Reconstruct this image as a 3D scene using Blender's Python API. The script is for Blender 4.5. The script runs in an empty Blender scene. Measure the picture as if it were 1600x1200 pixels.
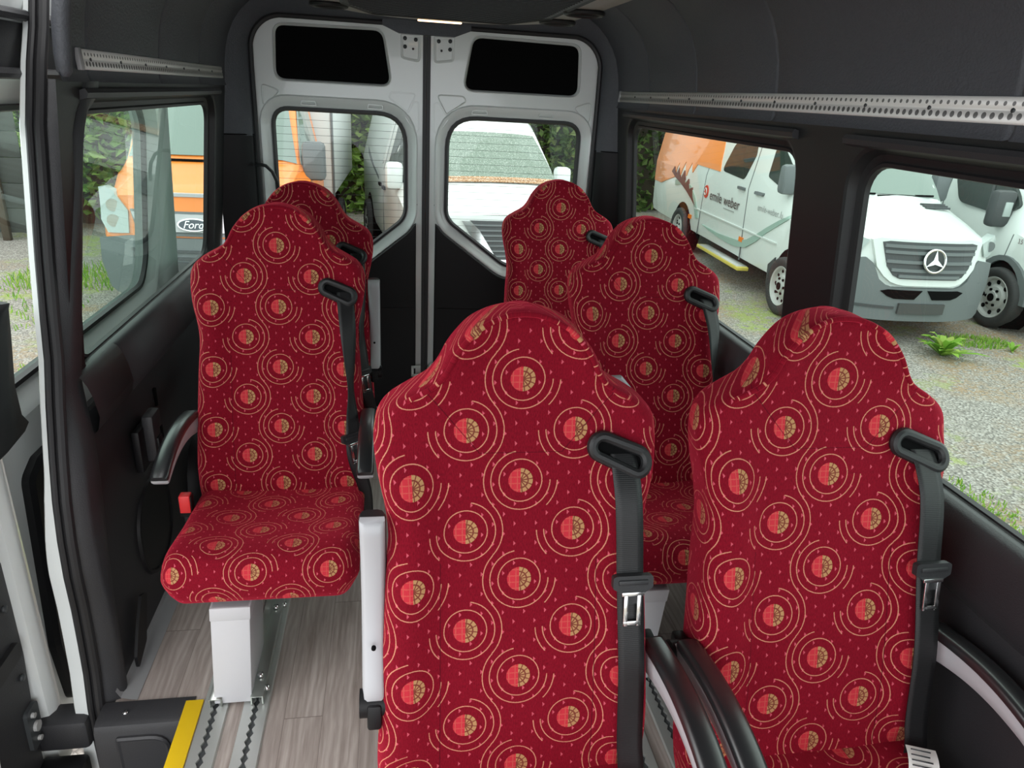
import bpy, bmesh, math, random
from mathutils import Vector, Matrix
R = random.Random(7)
SC = bpy.context.scene
COL = SC.collection
PI = math.pi
GZ = -0.72          # outside ground level, the van floor is z = 0
VC = 0.16           # centre line of the van


# ------------------------------------------------------------------ materials
class NT:
    """small helper to write shader maths"""
    def __init__(s, name):
        s.m = bpy.data.materials.new(name); s.m.use_nodes = True
        s.t = s.m.node_tree; s.t.nodes.clear()
        s.out = s.n('ShaderNodeOutputMaterial')

    def n(s, typ, **kw):
        nd = s.t.nodes.new(typ)
        for k, v in kw.items(): setattr(nd, k, v)
        return nd

    def put(s, sock, v):
        if isinstance(v, bpy.types.NodeSocket): s.t.links.new(v, sock)
        elif isinstance(v, (tuple, list)) and len(v) == 3 and sock.type == 'RGBA': sock.default_value = (*v, 1)
        else: sock.default_value = v

    def m_(s, op, a, b=None, c=None, clamp=False):
        nd = s.n('ShaderNodeMath', operation=op); nd.use_clamp = clamp
        s.put(nd.inputs[0], a)
        if b is not None: s.put(nd.inputs[1], b)
        if c is not None: s.put(nd.inputs[2], c)
        return nd.outputs[0]

    def add(s, a, b): return s.m_('ADD', a, b)
    def sub(s, a, b): return s.m_('SUBTRACT', a, b)
    def mul(s, a, b): return s.m_('MULTIPLY', a, b)
    def lt(s, a, b): return s.m_('LESS_THAN', a, b)
    def gt(s, a, b): return s.m_('GREATER_THAN', a, b)
    def mx(s, a, b): return s.m_('MAXIMUM', a, b)
    def band(s, r, c, w): return s.lt(s.m_('ABSOLUTE', s.sub(r, c)), w)

    def mix(s, f, a, b):
        nd = s.n('ShaderNodeMix', data_type='RGBA')
        s.put(nd.inputs[0], f); s.put(nd.inputs[6], a); s.put(nd.inputs[7], b)
        return nd.outputs[2]

    def noise(s, scale, vec=None, detail=3, rough=.55):
        nd = s.n('ShaderNodeTexNoise'); nd.inputs['Scale'].default_value = scale
        nd.inputs['Detail'].default_value = detail; nd.inputs['Roughness'].default_value = rough
        if vec is not None: s.t.links.new(vec, nd.inputs['Vector'])
        return nd.outputs['Fac']

    def ramp(s, f, stops):
        nd = s.n('ShaderNodeValToRGB'); el = nd.color_ramp.elements
        while len(el) < len(stops): el.new(.5)
        for e, (p, c) in zip(el, stops): e.position = p; e.color = (*c, 1)
        s.put(nd.inputs[0], f); return nd.outputs[0]

    def obj(s): return s.n('ShaderNodeTexCoord').outputs['Object']

    def scale(s, vec, sc):
        nd = s.n('ShaderNodeMapping'); nd.inputs['Scale'].default_value = sc
        s.t.links.new(vec, nd.inputs['Vector']); return nd.outputs[0]

    def bump(s, h, strength=.3, dist=.002):
        nd = s.n('ShaderNodeBump'); nd.inputs['Strength'].default_value = strength
        nd.inputs['Distance'].default_value = dist; s.put(nd.inputs['Height'], h); return nd.outputs[0]

    def bsdf(s, col, rough=.5, metal=0., normal=None, **kw):
        b = s.n('ShaderNodeBsdfPrincipled')
        s.put(b.inputs['Base Color'], col); s.put(b.inputs['Roughness'], rough)
        s.put(b.inputs['Metallic'], metal)
        if normal is not None: s.t.links.new(normal, b.inputs['Normal'])
        for k, v in kw.items(): s.put(b.inputs[k.replace('_', ' ')], v)
        s.t.links.new(b.outputs[0], s.out.inputs[0]); return b


def simple(name, col, rough=.5, metal=0., grain=0., gscale=300, **kw):
    k = NT(name)
    nr = None
    if grain: nr = k.bump(k.noise(gscale, k.obj(), 4), grain)
    k.bsdf(col, rough, metal, nr, **kw)
    return k.m


M = {}
M['plastic'] = simple('black_plastic', (.018, .0185, .0205), .48, grain=.25, gscale=500)
M['plastic_band'] = simple('window_band_plastic', (.009, .0092, .0102), .48, grain=.25, gscale=500)
M['plastic_dk'] = simple('deep_black_plastic', (.006, .006, .007), .5, Specular_IOR_Level=.3)
M['trimgrey'] = simple('charcoal_trim', (.028, .028, .031), .5, grain=.3, gscale=350)
M['rubber'] = simple('black_rubber', (.014, .0135, .015), .5)
M['void'] = simple('black_panel', (.001, .001, .0012), .9, Specular_IOR_Level=.15)
M['paint'] = simple('white_paint', (.76, .79, .78), .2, Coat_Weight=.4)
M['paint_out'] = simple('white_van_paint', (.66, .70, .685), .3, Coat_Weight=.3)
M['lightgrey'] = simple('light_grey_plastic', (.42, .42, .44), .42)
M['postgrey'] = simple('powder_coated_grey', (.52, .52, .54), .45, grain=.08, gscale=200)
M['steel'] = simple('zinc_steel', (.5, .53, .5), .33, .9)
M['chrome'] = simple('chrome', (.8, .8, .8), .15, 1.)
M['yellow'] = simple('yellow_tape', (.85, .56, .01), .5, grain=.15, gscale=120)
M['redbutton'] = simple('red_buckle', (.75, .035, .04), .35)
M['label'] = simple('white_label', (.8, .78, .75), .7)
M['vinyl_edge'] = simple('grey_floor_edge', (.27, .275, .28), .5)
M['console'] = simple('console_grey', (.24, .225, .21), .5, grain=.15, gscale=400)
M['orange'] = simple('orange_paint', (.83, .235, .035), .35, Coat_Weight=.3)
M['bumper'] = simple('grey_bumper', (.13, .145, .15), .55)
M['pad'] = simple('armrest_pad', (.014, .0145, .016), .3, Specular_IOR_Level=.7, Coat_Weight=.5, Coat_Roughness=.3)
M['grille'] = simple('grille_grey', (.05, .055, .058), .45)
M['tyre'] = simple('tyre_rubber', (.03, .03, .031), .75, grain=.4, gscale=60)
M['rim'] = simple('steel_rim', (.46, .46, .45), .45, .1)
M['vglass'] = simple('vehicle_glass', (.16, .215, .19), .1, Coat_Weight=.4)
M['dglass'] = simple('dark_vehicle_glass', (.03, .04, .038), .08)
M['lamp_glass'] = simple('headlamp_glass', (.36, .41, .40), .1, Coat_Weight=.5)
M['amber'] = simple('amber_marker', (.8, .2, .02), .3)
M['decal_grey'] = simple('grey_green_decal', (.3, .42, .37), .4)
M['decal_dark'] = simple('dark_brown_decal', (.06, .035, .035), .4)
M['decal_text2'] = simple('grey_decal', (.3, .31, .31), .4)
M['decal_maroon'] = simple('maroon_decal', (.09, .02, .03), .4)
M['decal_red'] = simple('red_decal', (.6, .06, .03), .4)
M['blue'] = simple('blue_badge', (.06, .07, .09), .3)
M['plate_dark'] = simple('blank_plate_holder', (.055, .055, .055), .6)
M['ventyellow'] = simple('yellow_step', (.62, .5, .1), .5)
M['bark'] = simple('bark', (.06, .045, .03), .9)
M['boxbody'] = simple('box_body_white', (.66, .69, .68), .45)
M['fence'] = simple('weathered_fence', (.045, .05, .045), .85)


def glass(name, tint, refl=.5, base=.03):
    k = NT(name)
    tr = k.n('ShaderNodeBsdfTransparent'); tr.inputs[0].default_value = (*tint, 1)
    gl = k.n('ShaderNodeBsdfGlossy'); gl.inputs['Roughness'].default_value = .01
    lw = k.n('ShaderNodeLayerWeight'); lw.inputs['Blend'].default_value = .5
    f = k.add(k.mul(k.m_('POWER', lw.outputs['Facing'], 4.), refl), base)
    mx = k.n('ShaderNodeMixShader'); k.put(mx.inputs[0], f)
    k.t.links.new(tr.outputs[0], mx.inputs[1]); k.t.links.new(gl.outputs[0], mx.inputs[2])
    k.t.links.new(mx.outputs[0], k.out.inputs[0]); return k.m


M['glass'] = glass('tinted_window_glass', (.62, .735, .685))
M['glass_left'] = glass('pale_green_window_glass', (.74, .88, .82))
M['glass_door'] = glass('sliding_door_glass', (.84, .93, .90))
M['glass_rear'] = glass('rear_window_glass', (.66, .73, .70))


def headliner():
    k = NT('grey_leatherette_headliner')
    v = k.obj()
    h = k.noise(160, v, 5, .6)
    h2 = k.noise(60, v, 3)
    k.bsdf(k.mix(h2, (.058, .062, .073), (.073, .078, .091)), .52, 0, k.bump(h, .5, .004))
    return k.m


M['headliner'] = headliner()


def fabric():
    """woven plush: dark red ground, half red half gold discs inside ring lines, a weaving
    line between each pair of disc columns and small pink arrow dots"""
    k = NT('red_patterned_plush')
    uv = k.n('ShaderNodeUVMap').outputs[0]
    sep = k.n('ShaderNodeSeparateXYZ'); k.t.links.new(uv, sep.inputs[0])
    wob = k.noise(420, uv, 2)
    wob2 = k.noise(900, uv, 1)
    u = k.add(sep.outputs[0], k.mul(k.sub(wob, .5), .0016))
    v = k.add(sep.outputs[1], k.mul(k.sub(wob2, .5), .0016))
    PX, PY = .184, .173
    r3 = .5 * math.hypot(PX / 2, PY / 2)
    a0 = math.atan2(PY / 2, PX / 2)
    lw = .0009
    rings = discr = discg = dark = None

    def OR(a, b): return b if a is None else k.mx(a, b)
    for t in (0, 1):
        uu = k.add(u, PX / 2 * t); vv = k.add(v, PY / 2 * t)
        pu = k.sub(uu, k.mul(k.m_('ROUND', k.m_('DIVIDE', uu, PX)), PX))
        pv = k.sub(vv, k.mul(k.m_('ROUND', k.m_('DIVIDE', vv, PY)), PY))
        mu = pu if t == 0 else k.mul(pu, -1.)
        r = k.m_('SQRT', k.add(k.mul(pu, pu), k.mul(pv, pv)))
        ang = k.m_('ARCTAN2', pv, mu)
        ring1 = k.band(r, .0365, lw)
        gap = k.mul(k.gt(ang, 0.), k.lt(ang, math.radians(100)))
        ring2 = k.mul(k.band(r, .0505, lw), k.sub(1., gap))
        arc = k.mul(k.band(r, r3, lw), k.mul(k.lt(ang, -.02), k.gt(ang, -.78)))
        snake = k.mul(k.band(r, r3 - .0004, lw), k.gt(k.m_('ABSOLUTE', ang), PI - a0))
        rings = OR(rings, k.mx(k.mx(ring1, ring2), k.mx(arc, snake)))
        ind = k.lt(r, .0208)
        left = k.lt(pu, 0.)
        discr = OR(discr, k.mul(ind, left)); discg = OR(discg, k.mul(ind, k.sub(1., left)))
        # fine lines: a grid in the red half, triangles in the gold half
        ax = k.m_('ABSOLUTE', k.sub(k.m_('FRACT', k.m_('DIVIDE', pu, .011)), .5))
        az = k.m_('ABSOLUTE', k.sub(k.m_('FRACT', k.m_('DIVIDE', pv, .011)), .5))
        grid = k.mul(k.mx(k.lt(ax, .08), k.lt(az, .08)), left)
        aa = k.m_('ABSOLUTE', k.sub(k.m_('FRACT', k.m_('DIVIDE', k.add(ang, 10.), .52)), .5))
        tri = k.mul(k.mx(k.lt(k.mul(aa, r), .0019), k.band(r, .0128, .0013)), k.sub(1., left))
        dark = OR(dark, k.mul(ind, k.mx(k.mul(grid, .55), k.mul(tri, .85))))
    # arrow dots on a lattice
    dots = None
    for t in (0, 1):
        DX, DY = .0368, .0346
        uu = k.add(u, DX / 2 * t + .009); vv = k.add(v, DY / 2 * t + .006)
        pu = k.sub(uu, k.mul(k.m_('ROUND', k.m_('DIVIDE', uu, DX)), DX))
        pv = k.sub(vv, k.mul(k.m_('ROUND', k.m_('DIVIDE', vv, DY)), DY))
        d = k.mul(k.lt(k.add(k.m_('ABSOLUTE', pv), k.mul(pu, 1.)), .0024), k.gt(pu, -.0018))
        dots = OR(dots, d)
    # sewn seams
    au = k.m_('ABSOLUTE', sep.outputs[0]); sv = sep.outputs[1]
    s1 = k.mul(k.band(au, .135, .0008), k.lt(sv, -.31))
    s2 = k.mul(k.band(sv, -.125, .0006), k.lt(au, .07))
    dd = k.sub(k.mul(k.sub(au, .125), .763), k.mul(k.add(sv, .06), .646))
    s3 = k.mul(k.lt(k.m_('ABSOLUTE', dd), .0008), k.mul(k.gt(au, .07), k.mul(k.lt(au, .175), k.lt(sv, .0))))
    seam = k.mx(s1, k.mx(s2, s3))
    # ribbed pile
    rib = k.m_('SINE', k.mul(sep.outputs[0], 2 * PI / .0028))
    pile = k.noise(520, k.scale(uv, (1., .32, 1.)), 3, .75)
    pile = k.m_('MULTIPLY_ADD', k.sub(pile, .5), 1.9, .5, clamp=True)
    big = k.noise(9, k.obj(), 2)
    base = k.mix(pile, (.10, .0012, .0065), (.27, .005, .019))
    base = k.mix(k.mul(big, .3), base, (.13, .002, .0085))
    c = k.mix(k.mul(dots, .8), base, (.62, .10, .14))
    c = k.mix(k.mul(rings, k.add(.5, k.mul(wob2, .6))), c, (.64, .27, .17))
    c = k.mix(discr, c, (.50, .03, .045))
    c = k.mix(discg, c, (.42, .235, .105))
    c = k.mix(k.mul(dark, discg), c, (.13, .012, .015)); c = k.mix(k.mul(k.mul(dark, discr), .4), c, (.60, .25, .15))
    c = k.mix(k.mul(seam, .7), c, (.045, .002, .006))
    h = k.sub(k.add(k.mul(pile, .8), k.mul(rib, .12)), k.mul(seam, 2.))
    k.bsdf(c, .85, 0, k.bump(h, .35, .002), Sheen_Weight=.75, Sheen_Roughness=.45, Sheen_Tint=(1., .06, .12), Specular_IOR_Level=.1)
    return k.m


M['fabric'] = fabric()


def webbing():
    k = NT('seat_belt_webbing')
    uv = k.n('ShaderNodeUVMap').outputs[0]
    sep = k.n('ShaderNodeSeparateXYZ'); k.t.links.new(uv, sep.inputs[0])
    w = k.m_('SINE', k.mul(sep.outputs[1], 2 * PI / .0034))
    k.bsdf(k.mix(k.add(k.mul(w, .5), .5), (.004, .004, .0046), (.008, .008, .009)), .5, 0, k.bump(w, .12, .001))
    return k.m


M['webbing'] = webbing()


def wood():
    k = NT('greyish_oak_vinyl_planks')
    v = k.obj()
    sep = k.n('ShaderNodeSeparateXYZ'); k.t.links.new(v, sep.inputs[0])
    W, L = .098, .92
    px = k.m_('DIVIDE', sep.outputs[0], W)
    row = k.m_('FLOOR', px)
    off = k.m_('FRACT', k.mul(k.m_('SINE', k.mul(row, 12.9898)), 43758.5453))
    py = k.add(k.m_('DIVIDE', sep.outputs[1], L), off)
    idx = k.m_('FRACT', k.mul(k.m_('SINE', k.add(k.mul(row, 3.77), k.mul(k.m_('FLOOR', py), 7.13))), 9821.77))
    cmb = k.n('ShaderNodeCombineXYZ')
    k.put(cmb.inputs[0], k.add(k.mul(sep.outputs[0], 1.), k.mul(idx, 3.)))
    k.put(cmb.inputs[1], k.mul(sep.outputs[1], .055)); k.put(cmb.inputs[2], idx)
    g1 = k.noise(55, cmb.outputs[0], 6, .65)
    cm2 = k.n('ShaderNodeCombineXYZ')
    k.put(cm2.inputs[0], k.add(sep.outputs[0], k.mul(idx, 5.))); k.put(cm2.inputs[1], k.mul(sep.outputs[1], .16))
    wv = k.n('ShaderNodeTexWave', wave_type='BANDS', bands_direction='X')
    wv.inputs['Scale'].default_value = 17; wv.inputs['Distortion'].default_value = 9
    wv.inputs['Detail'].default_value = 3; wv.inputs['Detail Scale'].default_value = 1.4
    k.t.links.new(cm2.outputs[0], wv.inputs['Vector'])
    c = k.ramp(g1, [(.28, (.23, .187, .165)), (.5, (.40, .345, .315)), (.75, (.55, .49, .455))])
    c = k.mix(k.mul(wv.outputs['Fac'], .38), c, (.2, .16, .14))
    c = k.mix(k.mul(idx, .3), c, (.28, .24, .225))
    fx = k.m_('ABSOLUTE', k.sub(k.m_('FRACT', px), .5)); fy = k.m_('ABSOLUTE', k.sub(k.m_('FRACT', py), .5))
    seam = k.mx(k.gt(fx, .492), k.gt(fy, .4985))
    c = k.mix(k.mul(seam, .55), c, (.08, .06, .05))
    k.bsdf(c, .42, 0, k.bump(g1, .1, .001))
    return k.m


M['wood'] = wood()


def rail_mat(name, axis_len, axis_w, w, pitch, base, metal, rows):
    """aluminium airline-style rail with rows of round pockets (pattern in the material)"""
    k = NT(name)
    sep = k.n('ShaderNodeSeparateXYZ'); k.t.links.new(k.obj(), sep.inputs[0])
    a = sep.outputs[axis_len]; b = sep.outputs[axis_w]
    fa = k.sub(k.m_('FRACT', k.m_('DIVIDE', a, pitch)), .5)
    da = k.mul(fa, pitch)
    m = None
    for (c, r) in rows:
        db = k.sub(b, c)
        d = k.lt(k.m_('SQRT', k.add(k.mul(da, da), k.mul(db, db))), r)
        m = d if m is None else k.mx(m, d)
    scr = k.noise(25, k.scale(k.obj(), (8, 1, 8)), 4)
    c = k.mix(k.mul(scr, .3), base, tuple(x * .55 for x in base))
    c = k.mix(k.mul(m, .85), c, (.04, .04, .04))
    k.bsdf(c, .4, metal, k.bump(k.mul(m, -1.), .6, .003))
    return k.m


M['wall_rail'] = rail_mat('aluminium_lashing_rail', 1, 2, .044, .019, (.76, .75, .73), .25, [(.0105, .0038), (-.0095, .0055)])
M['alu'] = simple('floor_aluminium', (.56, .58, .56), .38, .65)


def gravel():
    k = NT('gravel_yard')
    v = k.obj()
    vo = k.n('ShaderNodeTexVoronoi'); vo.inputs['Scale'].default_value = 52; k.t.links.new(v, vo.inputs['Vector'])
    cell = k.n('ShaderNodeSeparateXYZ'); k.t.links.new(vo.outputs['Color'], cell.inputs[0])
    stone = k.ramp(cell.outputs[0], [(0, (.25, .225, .20)), (.5, (.375, .345, .31)), (1, (.52, .49, .455))])
    stone = k.mix(k.m_('MULTIPLY', k.m_('POWER', vo.outputs['Distance'], 2.), 1.6, clamp=True), stone, (.12, .11, .10))
    n1 = k.noise(.55, v, 6, .6)
    leaf = k.ramp(n1, [(.5, (0, 0, 0)), (.62, (1, 1, 1))])
    lf = k.mul(leaf, k.gt(k.noise(22, v, 3), .47))
    c = k.mix(k.mul(lf, .8), stone, (.30, .19, .095))
    n2 = k.noise(.8, k.scale(v, (1.1, 1.3, 1)), 7, .62)
    gr = k.ramp(n2, [(.54, (0, 0, 0)), (.63, (1, 1, 1))])
    gm = k.mul(gr, k.gt(k.noise(16, v, 4), .46))
    c = k.mix(k.mul(gm, .75), c, (.27, .33, .07))
    k.bsdf(c, .9, 0, k.bump(k.add(vo.outputs['Distance'], k.mul(k.noise(60, v), .3)), .6, .02))
    return k.m


M['gravel'] = gravel()


def wet_glass():
    k = NT('wet_windscreen')
    v = k.obj()
    n = k.noise(38, v, 4, .7)
    d = k.gt(k.noise(70, v, 2), .6)
    c = k.mix(n, (.05, .085, .06), (.27, .34, .28))
    c = k.mix(k.mul(d, .45), c, (.5, .55, .5))
    k.bsdf(c, .14); return k.m


M['wetglass'] = wet_glass()


def leaves(name, a, b, c_):
    k = NT(name)
    i = k.n('ShaderNodeNewGeometry')
    col = k.ramp(i.outputs['Random Per Island'], [(0, a), (.55, b), (1, c_)])
    d = k.bsdf(col, .6, 0, None, Specular_IOR_Level=.3)
    tl = k.n('ShaderNodeBsdfTranslucent'); k.put(tl.inputs[0], col)
    mx = k.n('ShaderNodeMixShader'); mx.inputs[0].default_value = .35
    k.t.links.new(d.outputs[0], mx.inputs[1]); k.t.links.new(tl.outputs[0], mx.inputs[2])
    k.t.links.new(mx.outputs[0], k.out.inputs[0]); return k.m


M['leaf'] = leaves('hedge_leaves', (.10, .20, .035), (.24, .40, .08), (.42, .56, .16))
M['leaf_dk'] = leaves('dark_hedge_leaves', (.05, .09, .025), (.12, .20, .05), (.24, .30, .10))
M['grass'] = leaves('grass_blades', (.12, .28, .03), (.25, .45, .06), (.42, .5, .12))


def lamp_mat():
    k = NT('lit_reading_lamp')
    e = k.n('ShaderNodeEmission'); e.inputs[0].default_value = (1, .62, .32, 1); e.inputs[1].default_value = 2.2
    k.t.links.new(e.outputs[0], k.out.inputs[0]); return k.m


M['lamp'] = lamp_mat()


# ------------------------------------------------------------------ mesh helpers
class MB:
    """collects faces for one mesh"""
    def __init__(s): s.v = []; s.f = []; s.mi = []; s.uv = {}

    def vert(s, p): s.v.append(tuple(p)); return len(s.v) - 1

    def face(s, idx, mi=0): s.f.append(tuple(idx)); s.mi.append(mi)

    def ring(s, pts): return [s.vert(p) for p in pts]

    def bridge(s, a, b, closed=True, mi=0, flip=False):
        n = len(a)
        for i in range(n if closed else n - 1):
            j = (i + 1) % n
            q = (a[i], a[j], b[j], b[i])
            s.face(q[::-1] if flip else q, mi)

    def loft(s, rings, closed=True, cap0=False, cap1=False, mi=0, flip=False):
        ids = [s.ring(r) for r in rings]
        for a, b in zip(ids, ids[1:]): s.bridge(a, b, closed, mi, flip)
        if cap0: s.face(ids[0] if flip else ids[0][::-1], mi)
        if cap1: s.face(ids[-1][::-1] if flip else ids[-1], mi)
        return ids

    def box(s, x0, x1, y0, y1, z0, z1, b=0., mi=0, f=None):
        """box with chamfered edges; f maps points"""
        xs, ys, zs = (x0, x1), (y0, y1), (z0, z1)
        bm = bmesh.new()
        bmesh.ops.create_cube(bm, size=1)
        for v in bm.verts:
            v.co = (x0 + (v.co.x + .5) * (x1 - x0), y0 + (v.co.y + .5) * (y1 - y0), z0 + (v.co.z + .5) * (z1 - z0))
        if b > 0: bmesh.ops.bevel(bm, geom=bm.edges[:], offset=b, segments=2, affect='EDGES', profile=.5)
        s.from_bm(bm, mi, f); bm.free(); return s

    def from_bm(s, bm, mi=0, f=None):
        o = len(s.v); bm.verts.index_update()
        for v in bm.verts: s.v.append(tuple(f(v.co) if f else v.co))
        for fc in bm.faces: s.face([o + v.index for v in fc.verts], mi)

    def tube(s, path, r, n=10, closed=False, mi=0, caps=True, sx=1., sy=1.):
        P = [Vector(p) for p in path]; m = len(P); rings = []
        up = None
        for i, p in enumerate(P):
            if closed: t = (P[(i + 1) % m] - P[i - 1])
            else: t = P[min(i + 1, m - 1)] - P[max(i - 1, 0)]
            if t.length < 1e-9: t = Vector((0, 0, 1))
            t.normalize()
            if up is None:
                up = Vector((0, 0, 1)) if abs(t.z) < .9 else Vector((0, 1, 0))
            a = t.cross(up)
            if a.length < 1e-6: a = t.cross(Vector((1, 0, 0)))
            a.normalize(); b = a.cross(t).normalized(); up = b
            rr = r[i] if isinstance(r, (list, tuple)) else r
            rings.append([p + a * math.cos(2 * PI * k / n) * rr * sx + b * math.sin(2 * PI * k / n) * rr * sy for k in range(n)])
        ids = [s.ring(q) for q in rings]
        for a, b in zip(ids, ids[1:]): s.bridge(a, b, True, mi)
        if closed: s.bridge(ids[-1], ids[0], True, mi)
        elif caps: s.face(ids[0][::-1], mi); s.face(ids[-1], mi)
        return s

    def cyl(s, c, axis, r, h, n=16, mi=0, r2=None):
        c = Vector(c); ax = Vector(axis).normalized()
        return s.tube([c - ax * h / 2, c + ax * h / 2], [r, r2 if r2 is not None else r], n, mi=mi)

    def prism(s, poly, f, d0, d1, mi=0, bevel=0.):
        """extrude a 2D polygon between depths d0 and d1; f(u,v,d)->point; grid-free n-gon caps (convex or not)"""
        bm = bmesh.new()
        vs = [bm.verts.new((u, v, 0)) for u, v in poly]
        es = [bm.edges.new((vs[i], vs[(i + 1) % len(vs)])) for i in range(len(vs))]
        bmesh.ops.triangle_fill(bm, edges=es, use_beauty=True, use_dissolve=False)
        bm.verts.index_update()
        o = len(s.v); n = len(poly)
        for d in (d0, d1):
            for v in bm.verts: s.v.append(tuple(f(v.co.x, v.co.y, d)))
        nv = len(bm.verts)
        for fc in bm.faces:
            idx = [v.index for v in fc.verts]
            s.face([o + i for i in idx], mi); s.face([o + nv + i for i in idx[::-1]], mi)
        for i in range(n):
            j = (i + 1) % n
            s.face((o + i, o + j, o + nv + j, o + nv + i), mi)
        bm.free(); return s

    def plate(s, outer, holes, f, d, mi=0):
        """flat sheet with holes at depth d"""
        bm = bmesh.new(); es = []
        for lp in [outer] + holes:
            vs = [bm.verts.new((u, v, 0)) for u, v in lp]
            es += [bm.edges.new((vs[i], vs[(i + 1) % len(vs)])) for i in range(len(vs))]
        bmesh.ops.triangle_fill(bm, edges=es, use_beauty=True, use_dissolve=False)
        bm.verts.index_update(); o = len(s.v)
        for v in bm.verts: s.v.append(tuple(f(v.co.x, v.co.y, d)))
        for fc in bm.faces: s.face([o + v.index for v in fc.verts], mi)
        bm.free(); return s

    def build(s, name, mat, parent=None, smooth=True, angle=35, loc=None, uv=None):
        me = bpy.data.meshes.new(name)
        me.from_pydata(s.v, [], s.f)
        mats = mat if isinstance(mat, list) else [mat]
        for m in mats: me.materials.append(M[m] if isinstance(m, str) else m)
        for p, i in zip(me.polygons, s.mi): p.material_index = i
        bm = bmesh.new(); bm.from_mesh(me)
        bmesh.ops.recalc_face_normals(bm, faces=bm.faces[:])
        if uv is None:
            for e in bm.edges:
                if len(e.link_faces) == 2 and e.calc_face_angle(0) > math.radians(angle): e.smooth = False
        bm.to_mesh(me); bm.free()
        if smooth:
            for p in me.polygons: p.use_smooth = True
        if uv is not None:
            lay = me.uv_layers.new(name='UVMap')
            for lp in me.loops: lay.data[lp.index].uv = uv[lp.vertex_index]
        o = bpy.data.objects.new(name, me); COL.objects.link(o)
        if parent is not None: o.parent = parent
        if loc is not None: o.location = loc
        return o


def tag(o, label=None, cat=None, group=None, kind=None):
    if label: o['label'] = label
    if cat: o['category'] = cat
    if group: o['group'] = group
    if kind: o['kind'] = kind
    return o


def empty(name, loc=(0, 0, 0), rz=0., label=None, cat=None, group=None, kind=None):
    o = bpy.data.objects.new(name, None); COL.objects.link(o)
    o.empty_display_size = .1
    o.location = loc; o.rotation_euler = (0, 0, rz)
    return tag(o, label, cat, group, kind)


def struct(o, label=None): return tag(o, label, None, None, 'structure')


def rrect(u0, u1, v0, v1, r, n=6):
    """rounded rectangle loop, r = one radius or four (bl, br, tr, tl)"""
    rs = r if isinstance(r, (list, tuple)) else [r] * 4
    out = []
    for (cu, cv, a, q) in ((u0, v0, PI, 0), (u1, v0, 1.5 * PI, 1), (u1, v1, 0, 2), (u0, v1, .5 * PI, 3)):
        rr = rs[q]
        x = cu + rr if q in (0, 3) else cu - rr
        y = cv + rr if q in (0, 1) else cv - rr
        for i in range(n + 1):
            t = a + .5 * PI * i / n
            out.append((x + rr * math.cos(t), y + rr * math.sin(t)))
    return out


def offset(loop, d):
    """offset a closed counter-clockwise loop outward by d"""
    n = len(loop); out = []
    for i in range(n):
        p0, p, p1 = Vector(loop[i - 1]), Vector(loop[i]), Vector(loop[(i + 1) % n])
        a = (p - p0); b = (p1 - p)
        if a.length < 1e-9: a = b
        if b.length < 1e-9: b = a
        a.normalize(); b.normalize()
        na = Vector((a.y, -a.x)); nb = Vector((b.y, -b.x))
        m = (na + nb)
        if m.length < 1e-6: m = na
        m.normalize(); k = max(.5, m.dot(na))
        out.append(tuple(p + m * d / k))
    return out


def round_poly(pts, r, n=5):
    """round every corner of a polygon; r one radius or a list"""
    out = []; m = len(pts)
    for i in range(m):
        p0, p, p1 = Vector(pts[i - 1]), Vector(pts[i]), Vector(pts[(i + 1) % m])
        rr = r[i] if isinstance(r, (list, tuple)) else r
        a = (p0 - p); b = (p1 - p)
        la, lb = a.length, b.length
        a.normalize(); b.normalize()
        half = a.angle(b) / 2
        d = min(rr / max(math.tan(half), 1e-3), la * .48, lb * .48)
        s_, e_ = p + a * d, p + b * d
        for k in range(n + 1):
            t = k / n
            out.append(tuple(s_ * (1 - t) ** 2 + p * 2 * t * (1 - t) + e_ * t * t))
    return out


def lerp(a, b, t): return a + (b - a) * t


def interp(tab, x):
    if x <= tab[0][0]: return tab[0][1]
    for (a, va), (b, vb) in zip(tab, tab[1:]):
        if x <= b: return va + (vb - va) * (x - a) / (b - a)
    return tab[-1][1]


def smooth(a, b, x):
    t = max(0., min(1., (x - a) / (b - a))); return t * t * (3 - 2 * t)


def cat_rom(tab, x):
    """smooth interpolation through a table"""
    n = len(tab)
    if x <= tab[0][0]: return tab[0][1]
    if x >= tab[-1][0]: return tab[-1][1]
    for i in range(n - 1):
        if tab[i][0] <= x <= tab[i + 1][0]:
            x0, y0 = tab[i]; x1, y1 = tab[i + 1]
            h = x1 - x0; t = (x - x0) / h
            m0 = (y1 - tab[i - 1][1]) / (x1 - tab[i - 1][0]) if i > 0 else (y1 - y0) / h
            m1 = (tab[i + 2][1] - y0) / (tab[i + 2][0] - x0) if i + 2 < n else (y1 - y0) / h
            return ((2 * t ** 3 - 3 * t * t + 1) * y0 + (t ** 3 - 2 * t * t + t) * h * m0 + (-2 * t ** 3 + 3 * t * t) * y1 + (t ** 3 - t * t) * h * m1)


def text_mesh(body, size, f, name, mat, parent, shear=0., depth=.002, align='LEFT', sx=1.):
    cu = bpy.data.curves.new(name, 'FONT'); cu.body = body; cu.size = size; cu.shear = shear
    cu.extrude = 0; cu.align_x = align
    tmp = bpy.data.objects.new(name + '_tmp', cu); COL.objects.link(tmp)
    dg = bpy.context.evaluated_depsgraph_get()
    me0 = bpy.data.meshes.new_from_object(tmp.evaluated_get(dg))
    mb = MB()
    for v in me0.vertices: mb.vert(f(v.co.x * sx, v.co.y))
    for p in me0.polygons: mb.face(list(p.vertices))
    bpy.data.objects.remove(tmp); bpy.data.curves.remove(cu); bpy.data.meshes.remove(me0)
    return mb.build(name, mat, parent, smooth=False)
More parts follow.
